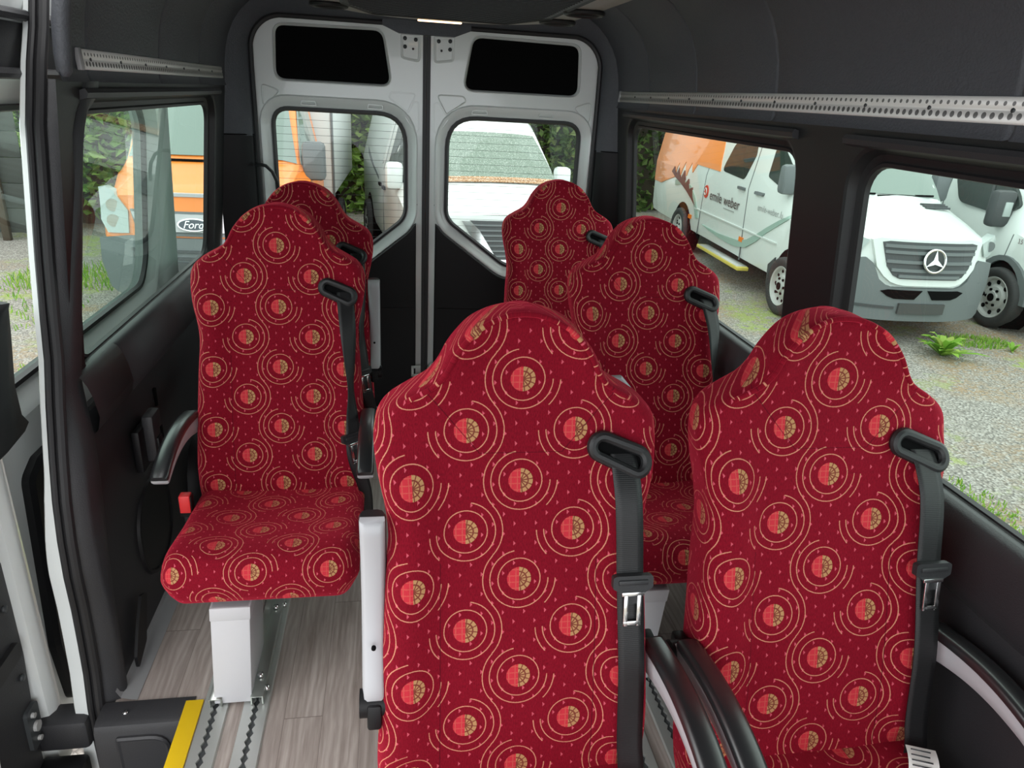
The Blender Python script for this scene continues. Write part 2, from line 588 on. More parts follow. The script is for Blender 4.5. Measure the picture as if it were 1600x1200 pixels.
# ------------------------------------------------------------------ van shell
HT = [(0, .89), (.6, .90), (.70, .905), (.84, .93), (1.53, .855), (1.60, .850), (1.70, .832), (1.78, .795), (1.85, .73), (1.91, .62), (1.95, .46), (1.975, .25), (1.98, 0)]


def hw(z): return interp(HT, z)


def wf(side):
    """point on the side wall; d outward"""
    return lambda y, z, d: (VC + side * (hw(z) + d), y, z)


YB = 3.38           # rear end of the side walls
SEAM0 = .147
YD = 3.45           # plane of the rear doors

# floor ------------------------------------------------------------
mb = MB()
WX0, WX1, WY = -.735, -.555, 1.535      # step well in the sliding door opening
mb.plate([(WX1, -.6), (1.06, -.6), (1.06, YB + .1), (-.74, YB + .1), (-.74, WY), (WX1, WY)], [], lambda u, v, d: (u, v, d), 0)
struct(mb.build('floor', 'wood', smooth=False))
# rubber cove strip where floor meets the left wall, and its return in front of the wheel arch
mb = MB()
mb.loft([[(-.735, y, .035), (-.725, y, .012), (-.70, y, .004), (-.685, y, .002)] for y in (1.565, 3.4)], closed=False)
struct(mb.build('baseboard_left', 'vinyl_edge'))
mb = MB()
mb.loft([[(1.055, y, .035), (1.045, y, .012), (1.02, y, .004), (1.0, y, .002)] for y in (-.5, 3.4)], closed=False)
struct(mb.build('baseboard_right', 'vinyl_edge'))

# lower side walls ---------------------------------------------------
ZL = [0, .05, .2, .4, .6, .66, .70, .76]
for side, y0, nm in ((1, -.5, 'wall_right'), (-1, 1.60, 'wall_left')):
    f = wf(side); mb = MB()
    ys = [y0 + (YB - y0) * i / 10 for i in range(11)]
    mb.loft([[f(max(y, interp([(0, 1.60), (.3, 1.65), (.7, 1.72), (.76, 1.73)], z)) if side < 0 else y, z, 0) for z in ZL] for y in ys], closed=False)
    struct(mb.build(nm, 'plastic'))
    # window sill moulding
    prof = [(.03, .853), (0, .86), (-.014, .852), (-.024, .832), (-.028, .80), (-.026, .75), (-.012, .716), (.004, .70)]
    mb = MB()
    seams = [2.0] if side < 0 else [1.7]
    yy = [y0 + (.145 if side < 0 else 0)]
    for s_ in seams: yy += [s_ - .004, s_ - .0015, s_ + .0015, s_ + .004]
    yy.append(YB)
    rings = []
    for y in yy:
        g = .004 if any(abs(y - s_) < .002 for s_ in seams) else 0
        rings.append([f(y, z, d + (g if d < 0 else 0)) for d, z in prof])
    mb.loft(rings, closed=False, cap0=False)
    struct(mb.build('trim_1' if side > 0 else 'trim_2', 'trimgrey', angle=60))

# wheel arch box under the left seats (dark moulded bulge at the rear left and right)
for side, nm in ((-1, 'trim_3'), (1, 'trim_4')):
    f = wf(side); mb = MB()
    prof = [(0, .33), (-.03, .325), (-.075, .29), (-.09, .2), (-.09, 0)]
    rings = []
    for y, k in ((2.33, 0), (2.36, .55), (2.42, .9), (2.52, 1.), (3.1, 1.), (3.36, 1.)):
        rings.append([f(y, z * (.35 + .65 * k), d * k) for d, z in prof])
    mb.loft(rings, closed=False)
    struct(mb.build(nm, 'plastic_dk', angle=50))

# window bands, panes ------------------------------------------------
def window_band(side, ya, yb, holes, nm, first):
    f = wf(side)
    mb = MB()
    loops = [rrect(a, b, .862, 1.45, .065) for a, b in holes]
    big = [offset(l, .042) for l in loops]
    mb.plate([(ya, .845), (yb, .845), (yb, 1.53), (ya, 1.53)], [b for b in big] if .862 - .042 > .845 else [rrect(a - .042, b + .042, .850, 1.495, [.02, .02, .1, .1]) for a, b in holes], f, 0)
    for (a, b), l in zip(holes, loops):
        l0 = rrect(a - .042, b + .042, .850, 1.495, [.02, .02, .1, .1])
        l1 = rrect(a - .034, b + .034, .852, 1.487, [.025, .025, .095, .095])
        l2 = rrect(a - .028, b + .028, .856, 1.478, [.04, .04, .09, .09])
        l3 = rrect(a - .012, b + .012, .858, 1.462, [.055, .055, .075, .075])
        mb.loft([[f(u, v, d) for u, v in q] for q, d in ((l0, 0), (l1, .003), (l2, .024), (l3, .030))])
    struct(mb.build(nm, 'plastic_band', angle=40))
    for i, ((a, b), l) in enumerate(zip(holes, loops)):
        mb = MB()
        lp = rrect(a - .012, b + .012, .858, 1.462, [.055, .055, .075, .075])
        mb.plate(lp, [], f, .040)
        w = mb.build('window_%d' % (first + i), 'glass' if side > 0 else 'glass_left', smooth=False); struct(w)
        mb = MB()
        ls = [(offset(l, .014), .028), (offset(l, .010), .024), (offset(l, .002), .026), (l, .038)]
        mb.loft([[f(u, v, d) for u, v in q] for q, d in ls])
        mb.build('window_seal', 'rubber', w)


window_band(1, -.3, YB, [(.25, 1.515), (1.815, 3.20)], 'wall_right.001', 1)
window_band(-1, 1.74, YB, [(1.85, 3.185)], 'wall_left.001', 3)
# blind track above each side window
for side, a, b, nm in ((1, 1.78, 3.24, 'trim_5'), (1, .2, 1.56, 'trim_6'), (-1, 1.86, 3.24, 'trim_7')):
    f = wf(side); mb = MB()
    prof = [(.012, 1.505), (-.012, 1.512), (-.018, 1.503), (-.016, 1.492), (.0, 1.487), (.02, 1.49)]
    mb.loft([[f(y, z, d) for d, z in prof] for y in (a, b)], cap0=True, cap1=True)
    struct(mb.build(nm, 'trimgrey'))

# headliner ---------------------------------------------------------
ZC = [1.525, 1.54, 1.57, 1.62, 1.67, 1.72, 1.77, 1.81, 1.85, 1.885, 1.915, 1.94, 1.96, 1.972, 1.98]


def hsm(z): return cat_rom(HT, z) if z > 1.53 else .855 - .006 * (1.53 - z) / .005


def head_ring(y, lo=-1, g=0.):
    """one cross-section of the headliner; lo: lowest z on the left side"""
    r = [(VC + hsm(z) + g, y, z + g * .5) for z in ZC]
    l = [(VC - hsm(z) - g, y, z + g * .5) for z in ZC if z >= lo]
    return r + l[::-1][1:]


mb = MB()
seamY = [1.92, 2.47, 2.95]
yy = [1.76, 1.775]
for s_ in seamY: yy += [s_ - .009, s_ - .004, s_, s_ + .004, s_ + .009]
yy += [3.3, YB]
mb.loft([head_ring(y, -1, .008 if y in seamY else (.002 if any(abs(y - s_) < .005 for s_ in seamY) else 0)) for y in yy], closed=False)
yy = [-1.1, 1.10, 1.106, 1.112, 1.118, 1.124, 1.76]
mb.loft([head_ring(y, 1.80, .006 if abs(y - 1.112) < .001 else 0) for y in yy], closed=False)
struct(mb.build('ceiling', 'headliner', angle=75))
# padded roll at the front end of the left headliner, beside the sliding door
mb = MB()
mb.tube([(VC - hsm(z) + .005, 1.775, z) for z in (1.535, 1.545, 1.58, 1.64, 1.70, 1.76, 1.81, 1.85, 1.885, 1.915)], [.008, .015, .017, .018, .018, .018, .018, .018, .018, .018], 14)
struct(mb.build('trim_8', 'headliner'))

# rear wall around the doors ------------------------------------------
DL, DR, DT = -.600, .940, 1.815
prs = []
for z in (0, .25, .5, .75, 1.0, 1.2, 1.326, 1.334, 1.45, 1.525): prs.append(((VC + hw(z), z), (DR, min(z, 1.66) if z < 1.525 else 1.60)))
nC = 15
for i, z in enumerate(ZC[1:]):
    t = (i + 1) / nC
    a = PI * .5 * min(1, t * 1.4)
    inn = (DR - .14 + .14 * math.cos(a), DT - .14 + .14 * math.sin(a))
    if t * 1.4 > 1: inn = (lerp(DR - .14, VC, (t * 1.4 - 1) / .4 * 1.07), DT)
    prs.append(((VC + hsm(z), z), inn))
left = [((2 * VC - a[0], a[1]), (DL + (DR - b[0]), b[1])) for a, b in prs][::-1]
prs[-1] = (prs[-1][0], (.17, DT)); left = left[1:]
allp = prs + left
rings = [[(a[0], YB - .005, a[1]) for a, b in allp],
         [(lerp(a[0], b[0], .45), YB + .012, lerp(a[1], b[1], .45)) for a, b in allp],
         [(lerp(a[0], b[0], .9), YB + .03, lerp(a[1], b[1], .9)) for a, b in allp],
         [(b[0], YB + .05, b[1]) for a, b in allp],
         [(b[0], YB + .09, b[1]) for a, b in allp]]
mb = MB()
ids = [mb.ring(r) for r in rings]
for a, b in zip(ids, ids[1:]):
    for i in range(len(a) - 1):
        z = max(mb.v[a[i]][2], mb.v[a[i + 1]][2])
        mb.face((a[i], a[i + 1], b[i + 1], b[i]), 0 if z < 1.33 else 1)
struct(mb.build('wall_rear', ['plastic_dk', 'headliner'], angle=50))
# thin groove where the post panel ends
mb = MB()
for sgn, x0, x1 in ((1, VC + hw(1.33), DR), (-1, VC - hw(1.33), DL)):
    mb.tube([(x0, YB - .012, 1.33), (lerp(x0, x1, .5), YB + .008, 1.33), (x1, YB + .046, 1.33)], .0035, 6)
struct(mb.build('trim_9', 'plastic_dk'))
# weather strip round the rear door opening
mb = MB()
mb.tube([(b[0] - .006 * (1 if b[0] > VC else -1), YB + .055, b[1] - .004) for a, b in allp], .012, 8)
struct(mb.build('trim_10', 'rubber'))

mb = MB(); mb.prism([(SEAM0 - .12, 1.772), (SEAM0 + .12, 1.772), (SEAM0 + .19, 1.80), (SEAM0 + .19, 1.86), (SEAM0 - .19, 1.86), (SEAM0 - .19, 1.80)], lambda u, v, d: (u, d, v), 3.42, 3.47)
struct(mb.build('trim_14', 'headliner'))
# rear doors -----------------------------------------------------------
SEAM = SEAM0


def rear_door(sgn, width, num):
    s = width / .765
    f = lambda u, v, d: (SEAM + sgn * u * s, YD + d, v)
    # door polygons are written for the right door, counter-clockwise in (u, v)
    top = 1.808
    skin = round_poly([(.016, .0), (.765, .0), (.765, top), (.10, top), (.075, top - .035), (.016, top - .035)], [.02, .03, .13, .02, .02, .01])
    win = round_poly([(.10, .985), (.385, .765), (.695, .75), (.695, 1.44), (.10, 1.44)], [.10, .12, .10, .07, .13], 7)
    pan = round_poly([(.165, 1.565), (.672, 1.565), (.662, 1.772), (.2, 1.778)], [.035, .04, .04, .045], 6)
    o1 = offset(win, .062); p1 = offset(pan, .012)
    d = empty('door_%d' % num, (0, 0, 0)); struct(d)
    mb = MB()
    mb.plate(skin, [o1, p1], f, 0)
    # pressed surround of the window
    L = [(o1, 0), (offset(win, .056), -.006), (offset(win, .048), -.004), (offset(win, .03), .016), (offset(win, .012), .026)]
    mb.loft([[f(u, v, dd) for u, v in q] for q, dd in L])
    L = [(p1, 0), (offset(pan, .008), -.003), (offset(pan, .002), .006), (pan, .012)]
    mb.loft([[f(u, v, dd) for u, v in q] for q, dd in L])
    # folded edges
    mb.loft([[f(u, v, dd) for u, v in q] for q, dd in ((skin, 0), (offset(skin, .003), .006), (offset(skin, .003), .06))])
    # small pressed ribs beside the window arch
    for tri in ([(.045, 1.535), (.16, 1.535), (.175, 1.515), (.088, 1.455)], [(.034, 1.50), (.056, 1.50), (.098, 1.435), (.052, 1.37), (.034, 1.38)], [(.735, 1.54), (.735, 1.45), (.70, 1.475), (.655, 1.515)]):
        q = round_poly(tri, .012, 3)
        mb.tube([f(u, v, .002) for u, v in q], .0042, 6, closed=True)
    for a in (.2, .5):
        q = round_poly([(a, 1.462), (a + .07, 1.462), (a + .065, 1.478), (a + .005, 1.478)], .004, 2)
        mb.tube([f(u, v, .006) for u, v in q], .003, 6, closed=True)
    mb.build('door_skin', 'paint', d, angle=45)
    # closed-off upper window
    mb = MB(); mb.plate(pan, [], f, .012)
    mb.build('blanking_panel', 'void', d, smooth=False)
    # window seal and pane
    mb = MB()
    L = [(offset(win, .014), .026), (offset(win, .012), .018), (offset(win, .002), .018), (offset(win, -.006), .03)]
    mb.loft([[f(u, v, dd) for u, v in q] for q, dd in L])
    mb.build('window_seal', 'rubber', d)
    mb = MB(); mb.plate(offset(win, .01), [], f, .032)
    pane = mb.build('window_pane', 'glass_rear', d, smooth=False)
    mb = MB()
    for i in range(19):
        z = 1.40 - i * .032
        # clip each wire to the pane outline
        xs = []
        for k in range(len(win)):
            (a, va), (b, vb) = win[k], win[(k + 1) % len(win)]
            if (va - z) * (vb - z) < 0: xs.append(a + (b - a) * (z - va) / (vb - va))
        if len(xs) >= 2:
            x0, x1 = min(xs) + .004, max(xs) - .004
            mb.box(0, 1, 0, 1, 0, 1, 0, f=lambda c, x0=x0, x1=x1, z=z: f(lerp(x0, x1, c.x), z - .0006 + .0012 * c.z, .0295 + .001 * c.y))
    mb.build('heating_wires', 'trimgrey', pane, smooth=False)
    # lower trim
    wl = offset(win, .066)
    low = [(.05, .02), (.735, .02), (.735, .70)]
    seg = [p for p in wl if p[1] < .965 and p[0] < .70]
    seg.sort(key=lambda p: -p[0])
    low += seg + [(.05, .955)]
    mb = MB()
    mb.plate(low, [], f, -.022)
    mb.loft([[f(u, v, dd) for u, v in q] for q, dd in ((low, -.022), (offset(low, .005), -.016), (offset(low, .005), .004))])
    mb.tube([f(.06, .55, -.023), f(.72, .55, -.023)], .002, 5)
    mb.build('lower_trim', 'plastic_dk', d, angle=50)
    # hinge check plate with bolts
    mb = MB()
    q = round_poly([(.028, 1.66), (.118, 1.672), (.118, 1.772), (.028, 1.772)], [.02, .02, .008, .008], 4)
    mb.loft([[f(u, v, dd) for u, v in w] for w, dd in ((q, .002), (offset(q, -.003), -.005), (offset(q, -.009), -.004), (offset(q, -.012), -.002))])
    mb.plate(offset(q, -.012), [], f, -.002)
    pl = mb.build('check_plate', 'paint', d, angle=45)
    for u, v, r in ((.05, 1.752, .0085), (.098, 1.755, .0085), (.098, 1.722, .0085), (.062, 1.715, .005)):
        mb = MB(); mb.cyl(f(u, v, -.005), (0, 1, 0), r, .006, 10)
        mb.build('bolt', 'grille', pl)
    # black rubber along the meeting edge
    mb = MB()
    mb.box(0, 1, 0, 1, 0, 1, 0, f=lambda c: f(.001 + .016 * c.x, 1.77 * c.z, -.004 + .05 * c.y))
    mb.build('edge_seal', 'rubber', d, smooth=False)
    # lock plate low on the meeting edge
    mb = MB()
    if sgn > 0:
        q = round_poly([(.014, .17), (.05, .15), (.052, .27), (.03, .255), (.014, .235)], .012, 3)
        mb.prism(q, f, -.03, -.022)
        mb.cyl(f(.032, .2, -.032), (0, 1, 0), .006, .006, 8)
    else:
        mb.box(0, 1, 0, 1, 0, 1, .05, f=lambda c: f(.02 + .045 * c.x, .19 + .012 * c.z, -.034 + .01 * c.y))
        mb.box(0, 1, 0, 1, 0, 1, .05, f=lambda c: f(.02 + .045 * c.x, .235 + .012 * c.z, -.034 + .01 * c.y))
        mb.box(0, 1, 0, 1, 0, 1, .05, f=lambda c: f(.055 + .012 * c.x, .19 + .057 * c.z, -.034 + .01 * c.y))
    mb.build('lock_plate', 'paint', d)
    mb = MB()
    mb.cyl(f(.045, 1.05, -.001), (0, 1, 0), .006, .004, 8)
    mb.build('plug', 'plastic_dk', d)
    return d


rear_door(1, .79, 1)
rear_door(-1, .735, 2)

# left pillar, sliding door seal, flange -----------------------------------
SP = [(1.96, 1.72), (1.92, 1.63), (1.88, 1.56), (1.82, 1.43), (1.785, 1.30), (1.745, 1.15), (1.715, 1.02), (1.695, .92), (1.66, .82), (1.625, .70), (1.60, .6), (1.585, .5), (1.578, .4), (1.58, .3), (1.576, .2), (1.57, .1), (1.555, 0), (1.55, -.12), (1.55, -.3)]
def sealx(z): return -.779
SPD = []
for i in range(len(SP) - 1):
    for k in range(4):
        y, z = lerp(SP[i][0], SP[i + 1][0], k / 4), lerp(SP[i][1], SP[i + 1][1], k / 4)
        SPD.append((y, z))
SPD.append(SP[-1])
mb = MB()
mb.tube([(sealx(z) + .004, y, z) for y, z in SPD], .0125, 10)
mb.tube([(sealx(z) - .016, y - .004, z) for y, z in SPD], .0085, 10)
struct(mb.build('trim_11', 'rubber'))
# painted body flange outside the seal
mb = MB()
mb.loft([[(sealx(z) - .022, y - .004, z), (sealx(z) - .037 - .02 * smooth(.7, .4, z), y + .0, z), (sealx(z) - .040 - .02 * smooth(.7, .4, z), y + .004, z), (sealx(z) - .042 - .02 * smooth(.7, .4, z), y + .07, z)] for y, z in SPD], closed=False)
struct(mb.build('trim_12', 'paint'))
# pillar trim between the seal and the window band
mb = MB()
rings = []
for y, z in SPD:
    if z > 1.545 or z < -.05: continue
    xe = VC - hw(max(z, 0))
    ye = interp([(0, 1.615), (.3, 1.65), (.7, 1.73), (.84, 1.775), (1.2, 1.825), (1.4, 1.85), (1.46, 1.88), (1.5, 1.97), (1.55, 1.97)], z)
    ys_ = y + .02
    rings.append([(sealx(z) + .010, y + .006, z), (xe + .001, ys_ + .0, z), (xe + .006, ys_ + .012, z), (xe + .009, lerp(ys_ + .012, ye, .35), z), (xe + .007, lerp(ys_ + .012, ye, .85), z), (xe + .003, ye, z), (xe - .02, ye + .01, z)])
mb.loft(rings, closed=False)
struct(mb.build('trim_13', 'trimgrey', angle=60))

# step well -----------------------------------------------------------------
mb = MB()
prof = [(1.56, .004), (1.50, .004), (1.485, -.002), (1.478, -.018), (1.474, -.10), (1.47, -.30)]
mb.loft([[(x, y, z) for y, z in prof] for x in (WX0 - .03, -.60, WX1 + .02)], closed=False)
mb.loft([[(WX1, y, z) for z in (.001, -.30)] for y in (1.5, -.5)], closed=False)
mb.plate([(WX0 - .1, -.5), (WX1, -.5), (WX1, 1.5), (WX0 - .1, 1.5)], [], lambda u, v, d: (u, v, d), -.30)
q = round_poly([(WX0 + .02, -.28), (WX1 - .03, -.28), (WX1 - .03, -.03), (WX0 + .02, -.03)], [.01, .01, .05, .01], 5)
mb.loft([[(u, 1.475 - dd, v) for u, v in w] for w, dd in ((q, -.004), (q, .004), (offset(q, -.006), .008), (offset(q, -.012), .006))])
mb.plate(offset(q, -.012), [], lambda u, v, d: (u, 1.475 - d, v), .006)
struct(mb.build('floor.001', 'trimgrey', angle=40))
mb = MB()
mb.cyl((-.70, 1.52, .006), (0, 0, 1), .007, .004, 10)
tag(mb.build('screw', 'chrome'), 'small round screw head on the black step edge by the door opening', 'screw')
mb = MB()
mb.box(-.557, -.512, -.4, 1.545, .0005, .0062, .0008)
tag(mb.build('yellow_edge_strip', 'yellow'), 'yellow warning tape along the edge of the step well', 'warning strip')

# wall rails -------------------------------------------------------------------
for side, y0, y1, lab in ((1, .45, 3.33, 'long perforated aluminium lashing rail above the two right side windows'), (-1, 1.86, 3.30, 'perforated aluminium lashing rail above the left side window')):
    th = math.atan2(hw(1.59) - hw(1.55), .04)
    mb = MB()
    prof = [(-.0215, 0), (-.0215, .007), (-.0185, .0085), (-.004, .0085), (-.002, .0068), (.002, .0068), (.004, .0085), (.0185, .0085), (.0215, .007), (.0215, 0)]
    mb.loft([[(-side * d, y, z) for z, d in prof] for y in (y0, y1)], cap0=True, cap1=True)
    o = mb.build('lashing_rail', 'wall_rail', angle=20)
    o.location = (VC + side * (hw(1.5725) + .001), 0, 1.5725)
    o.rotation_euler = (0, side * th * -1. if side > 0 else -th * -1., 0)
    tag(o, lab, 'lashing rail')
    n = int((y1 - y0) / .2)
    for i in range(n):
        mb = MB(); mb.cyl((-side * .0075, y0 + .06 + i * .2, 0), (1, 0, 0), .0042, .003, 8)
        mb.build('rivet', 'grille', o)
    for ye in ((y0, y1) if side > 0 else (y0,)):
        mb = MB(); mb.box(min(0, -side * .0105), max(0, -side * .0105), ye - .008, ye + .012, -.023, .023, .002)
        mb.build('end_cap', 'lightgrey', o)

# left wall details ----------------------------------------------------------------
fl = wf(-1)
t = empty('door_latch', (-.735, 2.0, .56), 0, 'black plastic latch box on the left wall behind the door pillar', 'latch')
mb = MB(); mb.box(0, .022, -.07, .05, -.075, .055, .006); mb.build('latch_plate', 'plastic_dk', t)
mb = MB(); mb.box(.018, .05, -.03, .045, -.06, .085, .008); mb.build('latch_housing', 'trimgrey', t)
mb = MB(); mb.box(.046, .056, -.018, .018, -.035, .012, .003); mb.build('button', 'plastic_dk', t)
mb = MB(); mb.box(.048, .0525, .022, .04, -.03, .03, .002); mb.build('slot', 'void', t)
mb = MB(); mb.cyl((.057, 0, -.012), (1, 0, 0), .004, .003, 8); mb.build('screw_head', 'chrome', t)
mb = MB(); mb.box(-.742, -.7335, 2.17, 2.182, .59, .65, .002)
tag(mb.build('wall_hook', 'void'), 'narrow dark slot plate high on the left wall panel', 'hook')
mb = MB()
q = rrect(1.86, 2.16, .12, .42, .13, 10)
mb.loft([[fl(u, v, d) for u, v in w] for w, d in ((q, .002), (offset(q, -.004), -.008), (offset(q, -.014), -.009), (offset(q, -.018), -.004))])
mb.plate(offset(q, -.018), [], fl, -.004)
tag(mb.build('speaker_cover', 'plastic_dk', angle=40), 'round-cornered black speaker cover low on the left wall', 'speaker cover')
mb = MB()
q = [(1.66, .02), (1.74, .05), (1.80, .17), (1.76, .19), (1.70, .12), (1.66, .06)]
mb.prism(round_poly(q, .008, 2), fl, -.024, -.016)
tag(mb.build('grip_recess', 'plastic_dk'), 'black recessed handle at the foot of the door pillar', 'grip')
# cable at the rear left corner
mb = MB()
P = [(-.60, 3.395, 1.205), (-.58, 3.385, 1.21), (-.555, 3.385, 1.205), (-.53, 3.39, 1.18), (-.515, 3.40, 1.14), (-.51, 3.42, 1.09), (-.51, 3.44, 1.06)]
mb.tube(P, .0075, 8)
tag(mb.build('cable', 'rubber'), 'short black cable looping over to the left rear door window', 'cable')

# ceiling console ---------------------------------------------------------------
t = empty('roof_air_console', (VC, 0, 1.775), 0, 'dark roof air console with grille and lit lamp above the rear doors', 'air console')
def con(w, y1, r): return round_poly([(-w, .9), (w, .9), (w * .97, y1 - .28), (w * .55, y1 - .05), (0, y1), (-w * .55, y1 - .05), (-w * .97, y1 - .28)], [.02, .02, .3, .4, .6, .4, .3], 6)
out = con(.42, 2.79, .2)
mb = MB()
L = [(offset(out, -.03), .20), (offset(out, .0), .17), (offset(out, .012), .05), (offset(out, .006), .012), (offset(out, -.012), .0), (offset(out, -.05), -.002)]
mb.loft([[(u, v, z) for u, v in q] for q, z in L])
mb.plate(offset(out, -.05), [], lambda u, v, d: (u, v, d), -.002)
mb.build('housing', 'console', t, angle=40)
g = round_poly([(-.30, .95), (.30, .95), (.30, 2.32), (.21, 2.58), (-.22, 2.58), (-.30, 2.32)], .03, 3)
mb = MB()
mb.plate(g, [], lambda u, v, d: (u, v, d), -.006)
mb.loft([[(u, v, z) for u, v in q] for q, z in ((offset(g, .008), -.003), (offset(g, .005), -.010), (g, -.006))])
for i in range(30):
    y = 1.75 + i * .027
    w = .28 if y < 2.32 else lerp(.28, .2, (y - 2.32) / .26)
    mb.box(-w, w, y, y + .006, -.011, -.005, 0)
mb.build('grille', 'plastic_dk', t)
for x, y in ((.345, 2.42), (.355, 2.12), (-.345, 2.42), (-.355, 2.12)):
    mb = MB()
    mb.tube([(x + .05 * math.cos(a), y + .05 * math.sin(a), -.006) for a in [2 * PI * i / 20 for i in range(20)]], .008, 8, closed=True)
    v = mb.build('air_vent', 'plastic_dk', t)
    mb = MB(); mb.cyl((x, y, -.005), (0, 0, 1), .045, .006, 20); mb.build('flap', 'void', v)
mb = MB()
mb.box(-.075, .075, 2.728, 2.744, -.006, -.001, .002)
mb.build('lamp', 'lamp', t)

# floor tracks --------------------------------------------------------------------
def track(x, y0, y1, lab):
    """aluminium seat track: two lips with scalloped inner edges over a dark channel"""
    mb = MB()
    n = int((y1 - y0) / .0125)
    for s_ in (-1, 1):
        inn, inb, out_ = [], [], []
        for i in range(n + 1):
            y = y0 + (y1 - y0) * i / n
            e = .003 + (.0065 if i % 2 else 0)
            inn.append((x + s_ * e, y, .0075)); inb.append((x + s_ * e, y, .001)); out_.append((x + s_ * .031, y, .0075))
        a = mb.ring(inn); b = mb.ring(out_); c = mb.ring(inb); d = mb.ring([(p[0] + s_ * .003, p[1], .0005) for p in out_])
        mb.bridge(a, b, False); mb.bridge(c, a, False); mb.bridge(b, d, False)
    o = mb.build('seat_track', 'alu', angle=20)
    tag(o, lab, 'seat track', 'aluminium seat tracks in the floor')
    mb = MB()
    mb.box(x - .022, x + .022, y0, y1, .0002, .0012, 0)
    mb.build('channel', 'grille', o, smooth=False)
    return o


track(-.476, -.3, 3.3, 'scalloped aluminium floor track next to the yellow step strip')
track(-.372, -.3, 3.3, 'scalloped aluminium floor track on the aisle side of the rear left seats')
track(.615, -.3, 3.3, 'aluminium floor track under the right seat column, nearer the aisle')
track(.72, -.3, 3.3, 'aluminium floor track under the right seat column, nearer the window')
track(.064, -.3, 1.7, 'short aluminium floor track under the front centre seat, nearer the step')
track(.169, -.3, 1.7, 'short aluminium floor track under the front centre seat, nearer the window side')
# ------------------------------------------------------------------ seats
HWB = [(.30, .222), (.36, .234), (.45, .242), (.58, .236), (.68, .231), (.777, .226), (.86, .220), (.91, .225), (.966, .237), (1.01, .243),
       (1.045, .239), (1.070, .222), (1.090, .190), (1.108, .158), (1.13, .138), (1.160, .122), (1.182, .106), (1.203, .085), (1.220, .052), (1.229, .018)]


def y0(z): return .25 * (min(z, 1.07) - .41) + .13 * max(0., z - 1.07) - .012 * math.exp(-((z - .60) / .16) ** 2)


def yfront(x, z):
    h = cat_rom(HWB, z); xn = abs(x) / h
    b = -.022 * smooth(.52, .82, xn) * smooth(.40, .55, z) * (1 - smooth(.94, 1.03, z))
    c = -.010 * smooth(.45, .9, xn) * smooth(1.08, 1.14, z)
    return y0(z) + b + c


def backrest():
    zs = [.30, .32, .35] + [.38 + i * .02 for i in range(29)] + [.955 + i * .008 for i in range(30)] + [1.196, 1.2, 1.206, 1.211, 1.216, 1.22, 1.224, 1.227, 1.229]
    zs = sorted(set(round(z, 4) for z in zs))
    mb = MB(); uv = []; ids = []
    NF, NC, NB = 21, 6, 6
    vv = (zs[0] - 1.122) * 1.03; prev = None
    for z in zs:
        h = cat_rom(HWB, z)
        T = interp([(.3, .07), (.36, .10), (.9, .105), (1.05, .095), (1.2, .088)], z)
        T0 = T
        if z > 1.205: T = T0 * (.66 + .34 * math.sqrt(max(.0, 1 - ((z - 1.205) / .0245) ** 2)))
        if z < .36: T = T0 * math.sqrt(max(.1, 1 - ((.36 - z) / .066) ** 2))
        cy = T0 / 2
        rc = min(lerp(.036, .022, smooth(1.02, 1.12, z)), h * .85, T * .46)
        sec = []          # half section from front centre to back centre (x>=0): (x, y relative to front plane)
        fx = h - rc
        for i in range(NF):
            x = fx * i / (NF - 1)
            sec.append((x, cy - T / 2 + (yfront(x, z) - y0(z)) * (T / T0)))
        ye = sec[-1][1]
        for i in range(1, NC + 1):
            a = PI / 2 * i / NC
            sec.append((fx + rc * math.sin(a), ye + rc * (1 - math.cos(a))))
        yb = cy + T / 2
        for i in range(1, NC + 1):
            a = PI / 2 * i / NC
            sec.append((fx + rc * math.cos(a), yb - rc + rc * math.sin(a)))
        for i in range(1, NB + 1): sec.append((fx * (1 - i / NB), yb))
        us = [0]
        for a, b in zip(sec, sec[1:]): us.append(us[-1] + math.hypot(b[0] - a[0], b[1] - a[1]))
        cpt = (y0(z) + sec[0][1], z)
        if prev: vv += math.hypot(cpt[0] - prev[0], cpt[1] - prev[1])
        prev = cpt
        row = []
        for k in range(len(sec) - 1, 0, -1): row.append((-sec[k][0], sec[k][1], -us[k]))
        for k in range(len(sec)): row.append((sec[k][0], sec[k][1], us[k]))
        idr = []
        for x, y, u in row: idr.append(mb.vert((x, y0(z) + y, z))); uv.append((u, vv))
        ids.append(idr)
    for a, b in zip(ids, ids[1:]): mb.bridge(a, b, False)
    mb.face(ids[-1]); mb.face(ids[0][::-1])
    return mb, uv


def piping():
    """rolled edge round the front of the headrest"""
    pts = []
    zz = [1.085 + .006 * i for i in range(23)] + [1.219, 1.223, 1.226]
    for z in zz:
        h = cat_rom(HWB, z); rc = min(lerp(.036, .022, smooth(1.02, 1.12, z)), h * .85)
        x = h - rc * .45; y = yfront(h - rc, z) + rc * .12
        pts.append((x, y, z, (z - 1.122) * 1.03))
    full = [(-x, y, z, v) for x, y, z, v in pts] + [(0, pts[-1][1], 1.2275, pts[-1][3])] + pts[::-1]
    mb = MB(); mb.tube([p[:3] for p in full], .0048, 8)
    uv = []
    for p in full: uv += [(p[0] * 1.06, p[3])] * 8
    return mb, uv


